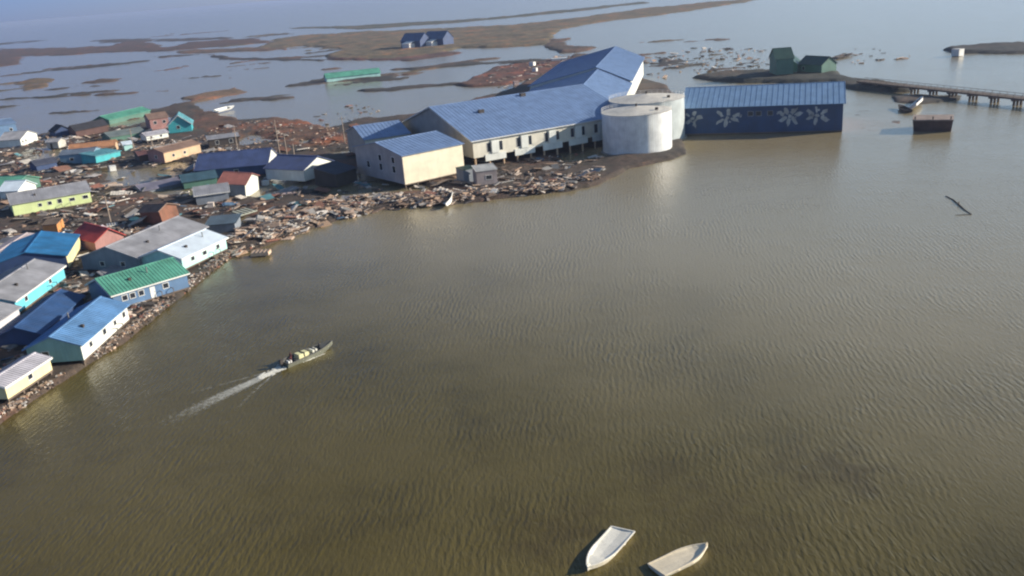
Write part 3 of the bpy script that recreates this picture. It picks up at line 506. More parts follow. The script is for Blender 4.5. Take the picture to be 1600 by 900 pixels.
# --- storage tanks
def tank(label, c, r, h, m_):
    root = empty('storage_tank', (c[0], c[1], 0)); tag(root, label, 'tank', 'storage tanks beside the school')
    s = MB(); n = 64
    ring = [(r*math.cos(2*math.pi*i/n), r*math.sin(2*math.pi*i/n)) for i in range(n)]
    for i in range(n): j = (i+1) % n; s.quad((*ring[i], .3), (*ring[j], .3), (*ring[j], h), (*ring[i], h))
    s.build('shell', m_, root, smooth=False)
    d = MB(); rc = [(x*1.015, y*1.015) for x, y in ring]; k = len(d.v); d.v += [(x, y, h+.02) for x, y in rc]+[(0, 0, h+r*.13)]
    for i in range(n): d.f.append((i, (i+1) % n, n))
    d.f.append(tuple(range(n-1, -1, -1))); d.build('roof', paint('tank_roof', (.62, .58, .50), .6, .2, 'roof'), root)
    g = MB(); g.prism([(x*1.06, y*1.06) for x, y in ring], -1.0, .3); g.build('base_ring', paint('concrete_base', (.35, .31, .26), .9, .3), root)
    q = MB()
    for z_ in (h*.25, h*.5, h*.75):
        k = len(q.v); q.v += [(x*a, y*a, z_+dz) for a, dz in ((.999, -.05), (1.004, -.04), (1.004, .04), (.999, .05)) for x, y in ring]
        for a in range(3):
            for i in range(n): j = (i+1) % n; q.f.append((k+a*n+i, k+a*n+j, k+(a+1)*n+j, k+(a+1)*n+i))
    q.build('weld_band', m_, root)
    l = MB(); a = math.radians(-75); px_, py_ = math.cos(a), math.sin(a)
    for s_ in (-.3, .3): l.tube((r*1.03*px_-s_*py_, r*1.03*py_+s_*px_, .3), (r*1.03*px_-s_*py_, r*1.03*py_+s_*px_, h+1), .05, n=5)
    for i in range(int(h/.5)): l.tube((r*1.03*px_+.3*py_, r*1.03*py_-.3*px_, .5+i*.5), (r*1.03*px_-.3*py_, r*1.03*py_+.3*px_, .5+i*.5), .03, n=4)
    l.build('ladder', W_WHITE, root)
    rl = MB(); nn = 40
    for zz in (h+.55, h+1.05):
        for i in range(nn):
            a0, a1 = 2*math.pi*i/nn, 2*math.pi*(i+1)/nn; rl.tube((r*math.cos(a0), r*math.sin(a0), zz), (r*math.cos(a1), r*math.sin(a1), zz), .035, n=4)
    for i in range(nn): a0 = 2*math.pi*i/nn; rl.tube((r*math.cos(a0), r*math.sin(a0), h), (r*math.cos(a0), r*math.sin(a0), h+1.05), .035, n=4)
    rl.build('railing', W_WHITE, root)
    hb_ = MB(); hb_.tube((r*.5, -r*.5, h+.3), (r*.5, -r*.5, h+1.2), .5, n=12); hb_.build('hatch', DARKT, root)
    v = MB(); v.tube((0, 0, h+r*.13-.2), (0, 0, h+r*.13+.7), .3, n=10); v.build('vent', DARKT, root)
    return root
tw = paint('tank_white', (.78, .80, .78), .32, .22)
c1 = pix(996, 234); c2 = pix(1010, 149, 13.5)
tank('front white storage tank on the shore nearest the water', c1, 10.2, 11.6, tw)
tank('rear wider storage tank half hidden behind the front tank', c2, 11.6, 12.6, paint('tank_grey', (.45, .50, .50), .45, .15))

# ------------------------------------------------------------ pier / bridge, barge
br = empty('footbridge', pix(1400, 140)); tag(br, 'long low timber bridge on piers crossing the water at right', 'bridge')
p0 = pix(1345, 127, 2.3); p1 = pix(1700, 165, 2.3); o0 = br.location
dv = (p1-p0); Lb = dv.length; dv.normalize(); nv = Vector((-dv.y, dv.x, 0))
dk = MB(); rot = Matrix((dv, nv, Vector((0, 0, 1)))).transposed()
dk.obox((p0+p1)/2-o0, (Lb, 4.2, .6), rot); dk.build('deck', TIMBER, br)
for s_ in (-2.0, 2.0):
    rl = MB(); rl.obox((p0+p1)/2-o0+nv*s_+Vector((0, 0, 1.25)), (Lb, .12, .14), rot)
    for i in range(int(Lb/3)): rl.obox(p0-o0+dv*(1.5+i*3)+nv*s_+Vector((0, 0, .75)), (.12, .12, 1.0), rot)
    rl.build('railing', TIMBER, br)
n_ = 11
for i in range(n_):
    pr = MB(); c_ = p0-o0+dv*(Lb*(i+.25)/n_)
    for s_ in (-1.5, 0, 1.5): pr.tube(c_+nv*s_+Vector((0, 0, -4)), c_+nv*s_+Vector((0, 0, -.3)), .42)
    pr.obox(c_+Vector((0, 0, -.55)), (1.4, 4.4, .5), rot); pr.build('pier', TIMBER, br)
# pipe rail low over the water beside the bridge
a = pix(1425, 206); b_ = pix(1488, 206); yw = math.atan2(b_.y-a.y, b_.x-a.x); Lq = (b_-a).length
bar = empty('barge', (a.x, a.y, 0), yw); tag(bar, 'rust brown box shaped barge moored alone below the bridge', 'barge')
q = MB(); q.hexa([(.4, .4, -.6), (Lq-.4, .4, -.6), (Lq-.4, 8.6, -.6), (.4, 8.6, -.6)], [(0, 0, 3.2), (Lq, 0, 3.2), (Lq, 9, 3.2), (0, 9, 3.2)])
for i in range(9): x_ = .5+i*(Lq-1.0)/8; q.box(x_-.1, x_+.1, -.14, .12, .2, 3.1)
q.build('hull', paint('rusty_steel', (.12, .065, .05), .8, .5), bar)
q = MB(); q.box(-.1, Lq+.1, -.1, 9.1, 3.203, 3.5); q.build('deck', paint('weathered_deck', (.32, .25, .21), .85, .4), bar)
for x_ in (.6, Lq/2, Lq-.6): q = MB(); q.tube((x_, .5, 3.5), (x_, .5, 4.2), .16); q.tube((x_, .5, 4.2), (x_, .5, 4.3), .26); q.build('bollard', DARKT, bar)

# ------------------------------------------------------------ boats
def hull_rings(L_, Wd, Dp, n=14, th_=.06, rake=.5):
    """stations stern -> bow, each (x, halfbeam_top, halfbeam_chine, z_keel, z_top)"""
    st = []
    for i in range(n+1):
        u = i/n; x = u*L_; tb = Wd/2*(1-max(0, (u-.45)/.55)**2.2*.97); cb = tb*.78*(1-max(0, (u-.6)/.4)**2*.35)
        zk = -.18+max(0, (u-.7)/.3)**2*Dp*.75; zt = Dp-.18+u*u*Dp*.45; st.append((x, tb, cb, zk, zt))
    return st
def boat(name, label, x, y, yaw, L_, Wd, Dp, mo, mi, group=None, fl=.16, thw=(0.25, .5, .75), roll=0, motor=False, deck=None):
    root = empty(name, (x, y, 0), yaw, (roll, 0)); tag(root, label, 'boat', group)
    st = hull_rings(L_, Wd, Dp); hb = MB(); n = len(st); ring = []
    for (x_, tb, cb, zk, zt) in st:
        ring.append([(x_, -tb, zt), (x_, -cb, zk+.12), (x_, 0, zk), (x_, cb, zk+.12), (x_, tb, zt)])
    inner = [[(x_, -max(.01, tb-.07), zt), (x_, -max(.01, cb-.07), zk+fl+.04), (x_, 0, zk+fl), (x_, max(.01, cb-.07), zk+fl+.04), (x_, max(.01, tb-.07), zt)] for (x_, tb, cb, zk, zt) in st]
    hb.v = [p for r_ in ring for p in r_]
    for i in range(n-1):
        for k in range(4): hb.f.append((i*5+k, i*5+k+1, (i+1)*5+k+1, (i+1)*5+k))
    hb.f.append((4, 3, 2, 1, 0)); e = (n-1)*5; hb.f.append((e, e+1, e+2, e+3, e+4)); ho = hb.build('hull', mo, root)
    ib = MB(); ib.v = [p for r_ in inner for p in r_]
    for i in range(n-1):
        for k in range(4): ib.f.append((i*5+k+1, i*5+k, (i+1)*5+k, (i+1)*5+k+1))
    ib.f.append((0, 1, 2, 3, 4)); ib.build('interior', mi, root)
    gb = MB()
    for s_ in (0, 4):
        for i in range(n-1):
            o_, q_ = ring[i][s_], inner[i][s_]; o2, q2 = ring[i+1][s_], inner[i+1][s_]; sg = -1 if s_ == 0 else 1
            A4 = [(o_[0], o_[1]+sg*.04, o_[2]), (o2[0], o2[1]+sg*.04, o2[2]), (q2[0], q2[1]-sg*.02, q2[2]), (q_[0], q_[1]-sg*.02, q_[2])]
            if s_ == 4: A4 = A4[::-1]
            gb.hexa([(p[0], p[1], p[2]-.03) for p in A4], [(p[0], p[1], p[2]+.05) for p in A4])
    x_, tb, cb, zk, zt = st[0]; gb.box(-.04, .1, -tb, tb, zt-.02, zt+.055); gb.build('gunwale', mi, root)
    for u in thw:
        i = int(u*(n-1)); x_, tb, cb, zk, zt = st[i]; tm = MB(); tm.box(x_-.16, x_+.16, -tb+.06, tb-.06, zt-.24, zt-.18); tm.build('thwart', mi, root)
    if deck:
        dm = MB(); i0 = int(.72*(n-1))
        for i in range(i0, n-1):
            _, t0, _, _, z0 = st[i]; x0 = st[i][0]; _, t1, _, _, z1 = st[i+1]; x1 = st[i+1][0]
            dm.slab([(x0, -t0+.05, z0-.04), (x1, -t1+.02, z1-.04), (x1, t1-.02, z1-.04), (x0, t0-.05, z0-.04)], .04)
        dm.build('foredeck', mi, root)
    if motor:
        mm = MB(); mm.box(-.62, -.12, -.2, .2, .55, 1.15); mm.box(-.5, -.2, -.12, .12, 1.15, 1.28); cw = mm.build('outboard_motor', DARKT, root)
        ml = MB(); ml.box(-.45, -.25, -.08, .08, -.7, .55); ml.build('drive_leg', DARKT, cw)
    return root, st
BW = paint('boat_cream_paint', (.80, .74, .58), .55, .14); BI = paint('boat_inner_cream', (.84, .80, .68), .6, .22); BA = paint('boat_aluminium', (.27, .28, .22), .4, .2, metal=.4); BB = paint('boat_bare_wood', (.76, .66, .48), .7, .22)
def place(bow, stern): s = pix(*stern, .2); b2 = pix(*bow, .2); d_ = b2-s; return s.x, s.y, math.atan2(d_.y, d_.x), d_.length
x, y, yw, Lh = place((921, 890), (974, 829))
boat('skiff', 'empty cream skiff at bottom centre with bow pointing at the picture bottom', x, y, yw, Lh*1.04, 2.5, .55, BW, BI, 'empty skiffs floating at the bottom', fl=.50, roll=.08, deck=True, thw=(.3, .6))
x, y, yw, Lh = place((1103, 857), (1026, 893))
boat('skiff', 'empty cream and wood skiff at bottom with bow pointing right', x, y, yw, Lh*1.04, 2.4, .55, BW, BB, 'empty skiffs floating at the bottom', fl=.50, roll=-.10, thw=(.3, .6))
x, y, yw, Lh = place((520, 540), (444, 571)); RB = (x, y, yw, Lh)
rb, st = boat('motor_boat', 'loaded aluminium motor boat under way trailing a white wake', x, y, yw, Lh, 2.5, .85, BA, paint('boat_inner_grey', (.10, .10, .09), .7, .3), None, motor=True, deck=True)
cs, sn = math.cos(yw), math.sin(yw)
def inboat(u, v, z): return Vector((x+cs*u-sn*v, y+sn*u+cs*v, z))
def cargo(name, lab, cat, u, v, sx, sy, sz, m_):
    o_ = empty(name, inboat(u, v, .15), yw+.1); tag(o_, lab, cat); q_ = MB()
    q_.hexa([(-sx/2, -sy/2, 0), (sx/2, -sy/2, 0), (sx/2, sy/2, 0), (-sx/2, sy/2, 0)], [(-sx*.44, -sy*.42, sz), (sx*.4, -sy*.45, sz*.92), (sx*.43, sy*.4, sz*.95), (-sx*.42, sy*.44, sz*1.05)])
    q_.build('body', m_, o_); l_ = MB(); l_.box(-.05, .05, -sy*.52, sy*.52, -.0, sz*1.1); l_.build('strap', DARKT, o_)
cargo('tarped_load', 'pale yellow tarpaulin covered load amidships in the motor boat', 'load', 3.2, 0.1, 2.1, 1.3, .95, paint('yellow_tarp', (.66, .64, .36), .8, .25))
cargo('tarped_load', 'small whitish tarped bundle ahead of the yellow load in the motor boat', 'load', 5.2, .1, 1.0, 1.0, .8, paint('white_tarp', (.7, .7, .6), .8, .2))
cargo('fuel_box', 'white box at the stern of the motor boat beside the helmsman', 'box', .7, -.35, .7, .6, .7, W_WHITE)

# ------------------------------------------------------------ people
def person(label, loc, rz, J, coat, trousers_mat=None):
    """J: joint dict in local coordinates; one continuous skinned body"""
    names = list(J); me_ = D.meshes.new('body'); vs = [J[k][0] for k in names]; ix = {k: i for i, k in enumerate(names)}
    E_ = [('pelvis', 'waist'), ('waist', 'chest'), ('chest', 'neck'), ('neck', 'jaw'), ('jaw', 'head')]
    for s_ in 'lr':
        E_ += [('chest', 'sho'+s_), ('sho'+s_, 'elb'+s_), ('elb'+s_, 'wri'+s_), ('wri'+s_, 'palm'+s_), ('pelvis', 'hip'+s_), ('hip'+s_, 'knee'+s_), ('knee'+s_, 'ank'+s_), ('ank'+s_, 'toe'+s_)]
        E_ += [('palm'+s_, 'fin%s%d' % (s_, k)) for k in range(5)]
    me_.from_pydata(vs, [(ix[a_], ix[c_]) for a_, c_ in E_], []); me_.update()
    o_ = D.objects.new('person', me_); COL.objects.link(o_); o_.location = loc; o_.rotation_euler = (0, 0, rz)
    me_.materials.append(coat)
    md = o_.modifiers.new('skin', 'SKIN'); sk = me_.skin_vertices[0].data
    for k in names: sk[ix[k]].radius = (J[k][1], J[k][1]); sk[ix[k]].use_root = (k == 'pelvis')
    sb = o_.modifiers.new('sub', 'SUBSURF'); sb.levels = 1; sb.render_levels = 1
    tag(o_, label, 'person')
    hm = MB(); c_ = Vector(J['head'][0])
    bmh = bmesh.new(); bmesh.ops.create_uvsphere(bmh, u_segments=12, v_segments=8, radius=.125)
    for v in bmh.verts: v.co = Vector((v.co.x*1.05, v.co.y*.92, v.co.z*1.1))+c_+Vector((-.02, 0, .03))
    bmesh.ops.delete(bmh, geom=[v for v in bmh.verts if v.co.z < c_.z-.02], context='VERTS')
    hme = D.meshes.new('hat'); bmh.to_mesh(hme); bmh.free(); hme.materials.append(DARKT); ho = D.objects.new('hat', hme); COL.objects.link(ho); ho.parent = o_
    fm = MB(); fx = c_.x+.105
    for s_ in (-.035, .035): fm.box(fx-.01, fx+.004, c_.y+s_-.01, c_.y+s_+.01, c_.z-.01, c_.z+.006)
    fm.box(fx-.01, fx+.025, c_.y-.01, c_.y+.01, c_.z-.05, c_.z-.015); fm.box(fx-.01, fx+.004, c_.y-.025, c_.y+.025, c_.z-.075, c_.z-.065)
    fm.build('face', paint('face_skin', (.30, .17, .11), .6, .1), o_)
    return o_
def joints(stand, reach):
    J = {}; hz = .92 if stand else .45
    J['pelvis'] = ((0, 0, hz), .15); J['waist'] = ((.02, 0, hz+.2), .145); J['chest'] = ((.04, 0, hz+.45), .17); J['neck'] = ((.05, 0, hz+.6), .065); J['jaw'] = ((.07, 0, hz+.68), .085); J['head'] = ((.08, 0, hz+.78), .105)
    for s_, sg in (('l', 1), ('r', -1)):
        J['sho'+s_] = ((.03, sg*.2, hz+.5), .075); J['elb'+s_] = ((.05 if sg > 0 else -.12, sg*.27, hz+.22), .055); w_ = Vector((reach[0] if sg < 0 else .27, sg*.22 if sg > 0 else reach[1], hz+.12))
        J['wri'+s_] = (tuple(w_), .036); d_ = (w_-Vector(J['elb'+s_][0])).normalized(); p_ = w_+d_*.07; J['palm'+s_] = (tuple(p_), .04)
        for k in range(5):
            sd_ = Vector((-d_.y, d_.x, 0)).normalized(); off = sd_*((k-1.5)*.026) if k < 4 else sd_*.075*-1
            J['fin%s%d' % (s_, k)] = (tuple(p_+off+d_*((.085, .1, .105, .09, .02)[k])+Vector((0, 0, -.03))), .0095)
        J['hip'+s_] = ((0, sg*.1, hz-.05), .105)
        if stand: J['knee'+s_] = ((.05+.05*sg, sg*.13, .48), .07); J['ank'+s_] = ((sg*.08, sg*.14, .07), .05); J['toe'+s_] = ((sg*.08+.17, sg*.15, .04), .045)
        else: J['knee'+s_] = ((.42, sg*.14, .48), .075); J['ank'+s_] = ((.46, sg*.14, .08), .052); J['toe'+s_] = ((.64, sg*.15, .04), .045)
    return J
person('person in dark red jacket standing at the stern of the motor boat', inboat(1.3, .1, -.0), yw, joints(True, (-.4, -.25)), paint('dark_red_jacket', (.12, .03, .03), .8, .1))
person('person in black jacket sitting at the bow of the motor boat', inboat(6.3, .15, .1), yw, joints(False, (.3, -.2)), paint('black_jacket', (.012, .012, .015), .8, .1))

# ------------------------------------------------------------ wake
foam, t, b = nodes_mat('foam'); b.inputs['Base Color'].default_value = (.60, .59, .52, 1); b.inputs['Roughness'].default_value = .8
m = MB(); rg = random.Random(3)
end = pix(285, 648); sv = Vector((x, y, 0)); wd = end-sv; wl = wd.length; wd.normalize(); wn = Vector((-wd.y, wd.x, 0))
def blob(mb, c, ax, la, lb, z, rg):
    n = 9; k = len(mb.v); px_ = Vector((-ax.y, ax.x, 0)); ps = []
    for i in range(n):
        a_ = 2*math.pi*i/n; q_ = rg.uniform(.6, 1.25); ps.append(c+ax*math.cos(a_)*la*q_+px_*math.sin(a_)*lb*q_)
    mb.v += [(p.x, p.y, z) for p in ps]+[(c.x, c.y, z+.05)]
    for i in range(n): mb.f.append((k+i, k+(i+1) % n, k+n))
for i in range(260):
    u = rg.random()**1.6*.25; dist = u*wl; c = sv+wd*(dist+.3)+wn*rg.gauss(0, .22+u*.6); s_ = .3*rg.uniform(.4, 1.2); blob(m, c, wd, s_*1.6, s_*.55, .03+rg.random()*.03, rg)
wr, t, b = nodes_mat('wake_foam'); L = t.links; b.inputs['Base Color'].default_value = (.50, .49, .42, 1); b.inputs['Roughness'].default_value = .7
ac = t.nodes.new('ShaderNodeAttribute'); ac.attribute_name = 'dens'; ge = t.nodes.new('ShaderNodeNewGeometry'); n1 = noise(t, ge.outputs['Position'], 1.5, 8, .75)
ml_ = t.nodes.new('ShaderNodeMath'); ml_.operation = 'ADD'; L.new(ac.outputs['Fac'], ml_.inputs[0]); L.new(n1.outputs[0], ml_.inputs[1])
r1 = ramp(t, [(.62, (0, 0, 0)), (1.0, (1, 1, 1))]); L.new(ml_.outputs[0], r1.inputs[0]); L.new(r1.outputs[0], b.inputs['Alpha'])
def ribbon(name, label, p_s, p_e, w0, w1, d0, d1):
    d_ = p_e-p_s; ln = d_.length; d_.normalize(); n_v = Vector((-d_.y, d_.x, 0)); vs, fs, dn = [], [], []; N, K = 60, 6
    for i in range(N+1):
        u = i/N; wdt = w0+(w1-w0)*u; sway = math.sin(u*9)*.12*u
        for k in range(K+1):
            v = k/K*2-1; p_ = p_s+d_*ln*u+n_v*(v*wdt/2+sway); vs.append((p_.x, p_.y, .010)); dn.append((d0+(d1-d0)*u)*(1-abs(v)**2.5)-.25*abs(v)**3)
    for i in range(N):
        for k in range(K): a_ = i*(K+1)+k; fs.append((a_, a_+1, a_+K+2, a_+K+1))
    me_ = D.meshes.new(name); me_.from_pydata(vs, [], fs); me_.update(); at_ = me_.attributes.new('dens', 'FLOAT', 'POINT'); at_.data.foreach_set('value', dn)
    me_.materials.append(wr); o_ = D.objects.new(name, me_); COL.objects.link(o_); tag(o_, label, kind='stuff')
ribbon('wake', 'long foam trail fading out behind the motor boat', sv, sv+wd*wl*1.2, 1.1, 6.5, .60, .08)
ribbon('wake', 'faint side wave spreading on the right of the wake', sv+wd*1, sv+wd*wl*.75+wn*5.2, .4, 1.5, .30, .10)
ribbon('wake', 'faint side wave spreading on the left of the wake', sv+wd*1, sv+wd*wl*.75-wn*5.2, .4, 1.5, .30, .10)
for side in (-1, 1):      # crests spreading off the stern
    for i in range(22):
        d0 = 2+i*.8
        continue
        for k in range(5):
            off = d0*.13+k*.28; c = sv+wd*(d0-k*.25)+wn*side*off
            if rg.random() < .5: blob(m, c, (wd*.5+wn*side).normalized(), .28*rg.uniform(.5, 1), .07, .012, rg)
o = m.build('wake', foam); tag(o, 'white churned water right behind the motor boat', kind='stuff')
m = MB()
for i in range(60):
    c = inboat(rg.uniform(2.5, Lh*.72), rg.choice((-1, 1))*rg.uniform(1.0, 1.2), 0); blob(m, c, Vector((cs, sn, 0)), .25*rg.uniform(.4, 1.2), .1, .012, rg)
for i in range(220):
    c = inboat(rg.uniform(-1.6, 0), rg.gauss(0, .35), 0); blob(m, c, Vector((cs, sn, 0)), .3*rg.uniform(.4, 1.2), .16, .014+rg.random()*.05, rg)
o = m.build('foam', foam); tag(o, 'white churned foam around the hull of the motor boat', kind='stuff')

# ------------------------------------------------------------ debris
DEBC = np.array([(.44, .30, .20), (.52, .38, .28), (.30, .20, .14), (.60, .48, .38), (.66, .60, .53), (.12, .09, .07), (.06, .05, .045), (.20, .17, .15), (.62, .60, .56), (.30, .13, .09), (.08, .15, .24), (.30, .29, .27)])
def debris(name, label, regions, wts):
    vs, fs, cols = [], [], []; k = 0
    for poly, n, (l0, l1), zamp in regions:
        x0, y0 = poly.min(0); x1, y1 = poly.max(0); pts = []
        while sum(len(p) for p in pts) < n:
            q = RNG.uniform((x0, y0), (x1, y1), (n*4, 2)); s_ = sdist(q[:, 0], q[:, 1], poly)
            keep = (s_ > 0) & (fbm(q[:, 0], q[:, 1], .16, 77) > -.02+RNG.uniform(-.14, .1, len(q))); pts.append(q[keep])
        pts = np.concatenate(pts)[:n]; hz = land(pts[:, 0], pts[:, 1])[0]
        for (px_, py_), h_ in zip(pts, hz):
            L_ = math.exp(RNG.uniform(math.log(l0), math.log(l1))); W_ = L_*RNG.uniform(.08, .7); T_ = RNG.uniform(.05, .3)
            inside = any(0 < (ux := (px_-a_)*math.cos(w_)+(py_-b2)*math.sin(w_)) < Lq2 and 0 < -(px_-a_)*math.sin(w_)+(py_-b2)*math.cos(w_) < Wq for a_, b2, w_, Lq2, Wq in BUILT)
            if inside and RNG.random() < .9: continue
            if h_ < 0 and name == 'rubble' and RNG.random() < .75: continue
            h_ = max(0, h_)
            R_ = Matrix.Rotation(RNG.normal(math.radians(40), 1.1), 3, 'Z') @ Matrix.Rotation(RNG.normal(0, .16), 3, 'Y') @ Matrix.Rotation(RNG.normal(0, .2), 3, 'X')
            c_ = Vector((px_, py_, h_+T_/2+RNG.random()**2*zamp)); hx, hy, hz_ = L_/2, W_/2, T_/2
            tp = RNG.uniform(.7, 1)
            vs += [tuple(R_ @ Vector((a_*hx*(tp if d_ > 0 else 1), b2*hy*(tp if a_ > 0 else 1), d_*hz_))+c_) for d_ in (-1, 1) for a_, b2 in ((-1, -1), (1, -1), (1, 1), (-1, 1))]
            fs += [(k+3, k+2, k+1, k), (k+4, k+5, k+6, k+7), (k, k+1, k+5, k+4), (k+1, k+2, k+6, k+5), (k+2, k+3, k+7, k+6), (k+3, k, k+4, k+7)]; k += 8
            cols.append(DEBC[RNG.choice(len(DEBC), p=wts)]*RNG.uniform(.6, 1.15))
    me_ = D.meshes.new(name); me_.from_pydata(vs, [], fs); me_.update()
    at_ = me_.color_attributes.new('tint', 'FLOAT_COLOR', 'POINT'); cc = np.repeat(np.array(cols), 8, 0)
    at_.data.foreach_set('color', np.concatenate([cc, np.ones((len(cc), 1))], 1).ravel().astype(np.float32))
    me_.materials.append(DEBM); o_ = D.objects.new(name, me_); COL.objects.link(o_); tag(o_, label, kind='stuff')
DEBM, t, b = nodes_mat('debris_wood'); L = t.links
ac = t.nodes.new('ShaderNodeAttribute'); ac.attribute_name = 'tint'; ge = t.nodes.new('ShaderNodeNewGeometry'); n1 = noise(t, ge.outputs['Position'], 2.2, 6, .7)
r1 = ramp(t, [(.3, (.55, .52, .5)), (.6, (1.1, 1.1, 1.1))]); L.new(n1.outputs[0], r1.inputs[0]); x1 = t.nodes.new('ShaderNodeMixRGB'); x1.blend_type = 'MULTIPLY'; x1.inputs[0].default_value = 1
L.new(ac.outputs[0], x1.inputs[1]); L.new(r1.outputs[0], x1.inputs[2]); L.new(x1.outputs[0], b.inputs['Base Color']); b.inputs['Roughness'].default_value = .85
wt = np.array([4, 3.5, 5, 3, 1.2, 4, 2.5, 3, 1.0, 1., .3, 1.5]); wt /= wt.sum()
wt2 = np.array([1.8, 1.9, 3, 1.7, 1.3, 3.6, 4.0, 3, 1.7, 1.6, .6, 1.7]); wt2 /= wt2.sum()
HEAP = P([(362, 402), (420, 386), (460, 368), (520, 349), (580, 333), (650, 326), (700, 320), (830, 306), (935, 290), (938, 276), (850, 290), (760, 298), (700, 306), (640, 312), (560, 312), (500, 316), (430, 330), (378, 352), (366, 380)])
LINE = P([(0, 660), (60, 619), (135, 571), (200, 529), (262, 479), (312, 439), (340, 415), (336, 412), (308, 434), (258, 473), (196, 523), (131, 565), (57, 612), (0, 652)])
STRIP = P([(0, 664), (60, 622), (135, 574), (200, 532), (262, 482), (312, 442), (362, 402), (420, 384), (400, 380), (350, 396), (300, 434), (255, 474), (195, 520), (130, 562), (60, 612), (0, 650)])
debris('wreckage', 'heap of tan lumber and house wreckage along the village shore', [(HEAP, 2500, (.3, 4.2), .6), (LINE, 1100, (.12, .8), .08)], wt)
MIDV = P([(0, 430), (120, 372), (230, 345), (372, 345), (430, 318), (560, 300), (720, 296), (940, 276), (940, 230), (740, 250), (620, 290), (560, 262), (430, 240), (300, 230), (200, 200), (60, 215), (0, 240)])
LOWV = P([(0, 640), (60, 600), (135, 560), (200, 510), (260, 466), (300, 440), (280, 400), (200, 350), (100, 340), (0, 420)])
BACK = P([(300, 215), (400, 190), (540, 205), (560, 240), (430, 240), (300, 235)])
debris('rubble', 'dark brown mud strewn with broken boards between the village houses', [(MIDV, 3600, (.35, 5.0), .4), (LOWV, 1700, (.3, 3.0), .3), (STRIP, 1300, (.12, .9), .1), (BACK, 500, (.5, 2.0), .3)], wt2)
SPECK = P([(1010, 90), (1090, 74), (1205, 78), (1205, 108), (1100, 122), (1020, 126), (1012, 110)])
SPK2 = P([(1290, 88), (1340, 72), (1440, 90), (1320, 104)]); SPK3 = P([(470, 190), (560, 160), (600, 175), (560, 200)]); SPK4 = P([(715, 132), (800, 100), (900, 84), (925, 90), (860, 118), (800, 140)])
debris('flotsam', 'dark clumps of marsh grass and boards floating on the far water', [(SPECK, 170, (1.2, 6), .1), (SPK2, 26, (1.5, 6), .1), (SPK3, 30, (1, 4), .1), (SPK4, 120, (1.2, 4), .4)], wt2)
# individual big boards
bm_ = [paint('raw_board', (.44, .33, .24), .85, .3), paint('grey_board', (.38, .36, .34), .85, .3), paint('pale_board', (.62, .56, .48), .85, .25)]
protos = []
for k in range(3):
    q = MB(); rg = random.Random(k); q.box(-2.0, 2.0, -.42, .42, 0, .14)
    for i in range(4): q.box(-2.0+i*1.2, -1.8+i*1.2, -.46, .46, .143, .26)
    protos.append(q)
bo = None
sh = [(372, 398), (430, 380), (480, 358), (540, 340), (600, 326), (680, 316), (760, 308), (860, 298), (930, 284)]
rg = random.Random(11); base = [q.build('wall_panel', m_) for q, m_ in zip(protos, bm_)]
for i in range(110):
    s_ = rg.random()*(len(sh)-1); j = int(s_); fr = s_-j; px_ = sh[j][0]*(1-fr)+sh[j+1][0]*fr; py_ = sh[j][1]*(1-fr)+sh[j+1][1]*fr
    c = pix(px_+rg.uniform(-5, 5), py_-abs(rg.gauss(0, 9))-3); o_ = base[i] if i < 3 else base[i % 3].copy()
    if i >= 3: COL.objects.link(o_)
    o_.location = (c.x, c.y, lz(c.x, c.y)+.1+rg.random()*.5); o_.rotation_euler = (rg.gauss(0, .15), rg.gauss(0, .15), rg.uniform(0, 3.14)); z_ = rg.uniform(.45, 1.15); o_.scale = (z_, z_, 1)
    tag(o_, 'torn off board panel lying on top of the shoreline wreckage', 'board', 'loose panels along the wreckage shore')

# fallen roof and wall sheets between the houses
sh_m = [('rust brown sheet of torn roofing lying among the village houses', roofm('fallen_rust_sheet', (.26, .13, .09), .8)), ('grey sheet of torn roofing lying among the village houses', roofm('fallen_grey_sheet', (.30, .29, .30), .6)), ('pale sheet of torn siding lying among the village houses', paint('fallen_pale_sheet', (.62, .57, .50), .7, .3, 'roof')), ('blue green sheet of torn siding lying among the village houses', paint('fallen_teal_sheet', (.10, .26, .30), .7, .3, 'roof'))]
first = []
for k, (lb, m_) in enumerate(sh_m):
    q = MB(); q.box(-2.4, 2.4, -1.5, 1.5, 0, .12)
    for i in range(8): q.box(-2.3+i*.62, -2.2+i*.62, -1.5, 1.5, .123, .2)
    first.append(q.build('roof_sheet', m_))
n_s = 0; cnt = [0]*4; rg = random.Random(5)
def free(px_, py_):
    return not any(-.5 < (px_-a_)*math.cos(w_)+(py_-b2)*math.sin(w_) < Lq2+.5 and -.5 < -(px_-a_)*math.sin(w_)+(py_-b2)*math.cos(w_) < Wq+.5 for a_, b2, w_, Lq2, Wq in BUILT)
while n_s < 130:
    c = pix(rg.uniform(0, 620), rg.uniform(200, 440)); 
    if sdist(np.array([c.x]), np.array([c.y]), VILL)[0] < 5 or not free(c.x, c.y): continue
    k = rg.choices(range(4), (3, 4, 3, 1.2))[0]; o_ = first[k] if cnt[k] == 0 else first[k].copy()
    if cnt[k]: COL.objects.link(o_)
    cnt[k] += 1; n_s += 1; o_.location = (c.x, c.y, lz(c.x, c.y)+.25+rg.random()*.5); o_.rotation_euler = (rg.gauss(0, .22), rg.gauss(0, .22), rg.uniform(0, 3.14)); z_ = rg.uniform(.35, 1.25); o_.scale = (z_*rg.uniform(.6, 1.3), z_, 1)
    tag(o_, sh_m[k][0], 'sheet', 'torn %s sheets among the houses' % ('rust brown', 'grey', 'pale', 'blue green')[k])
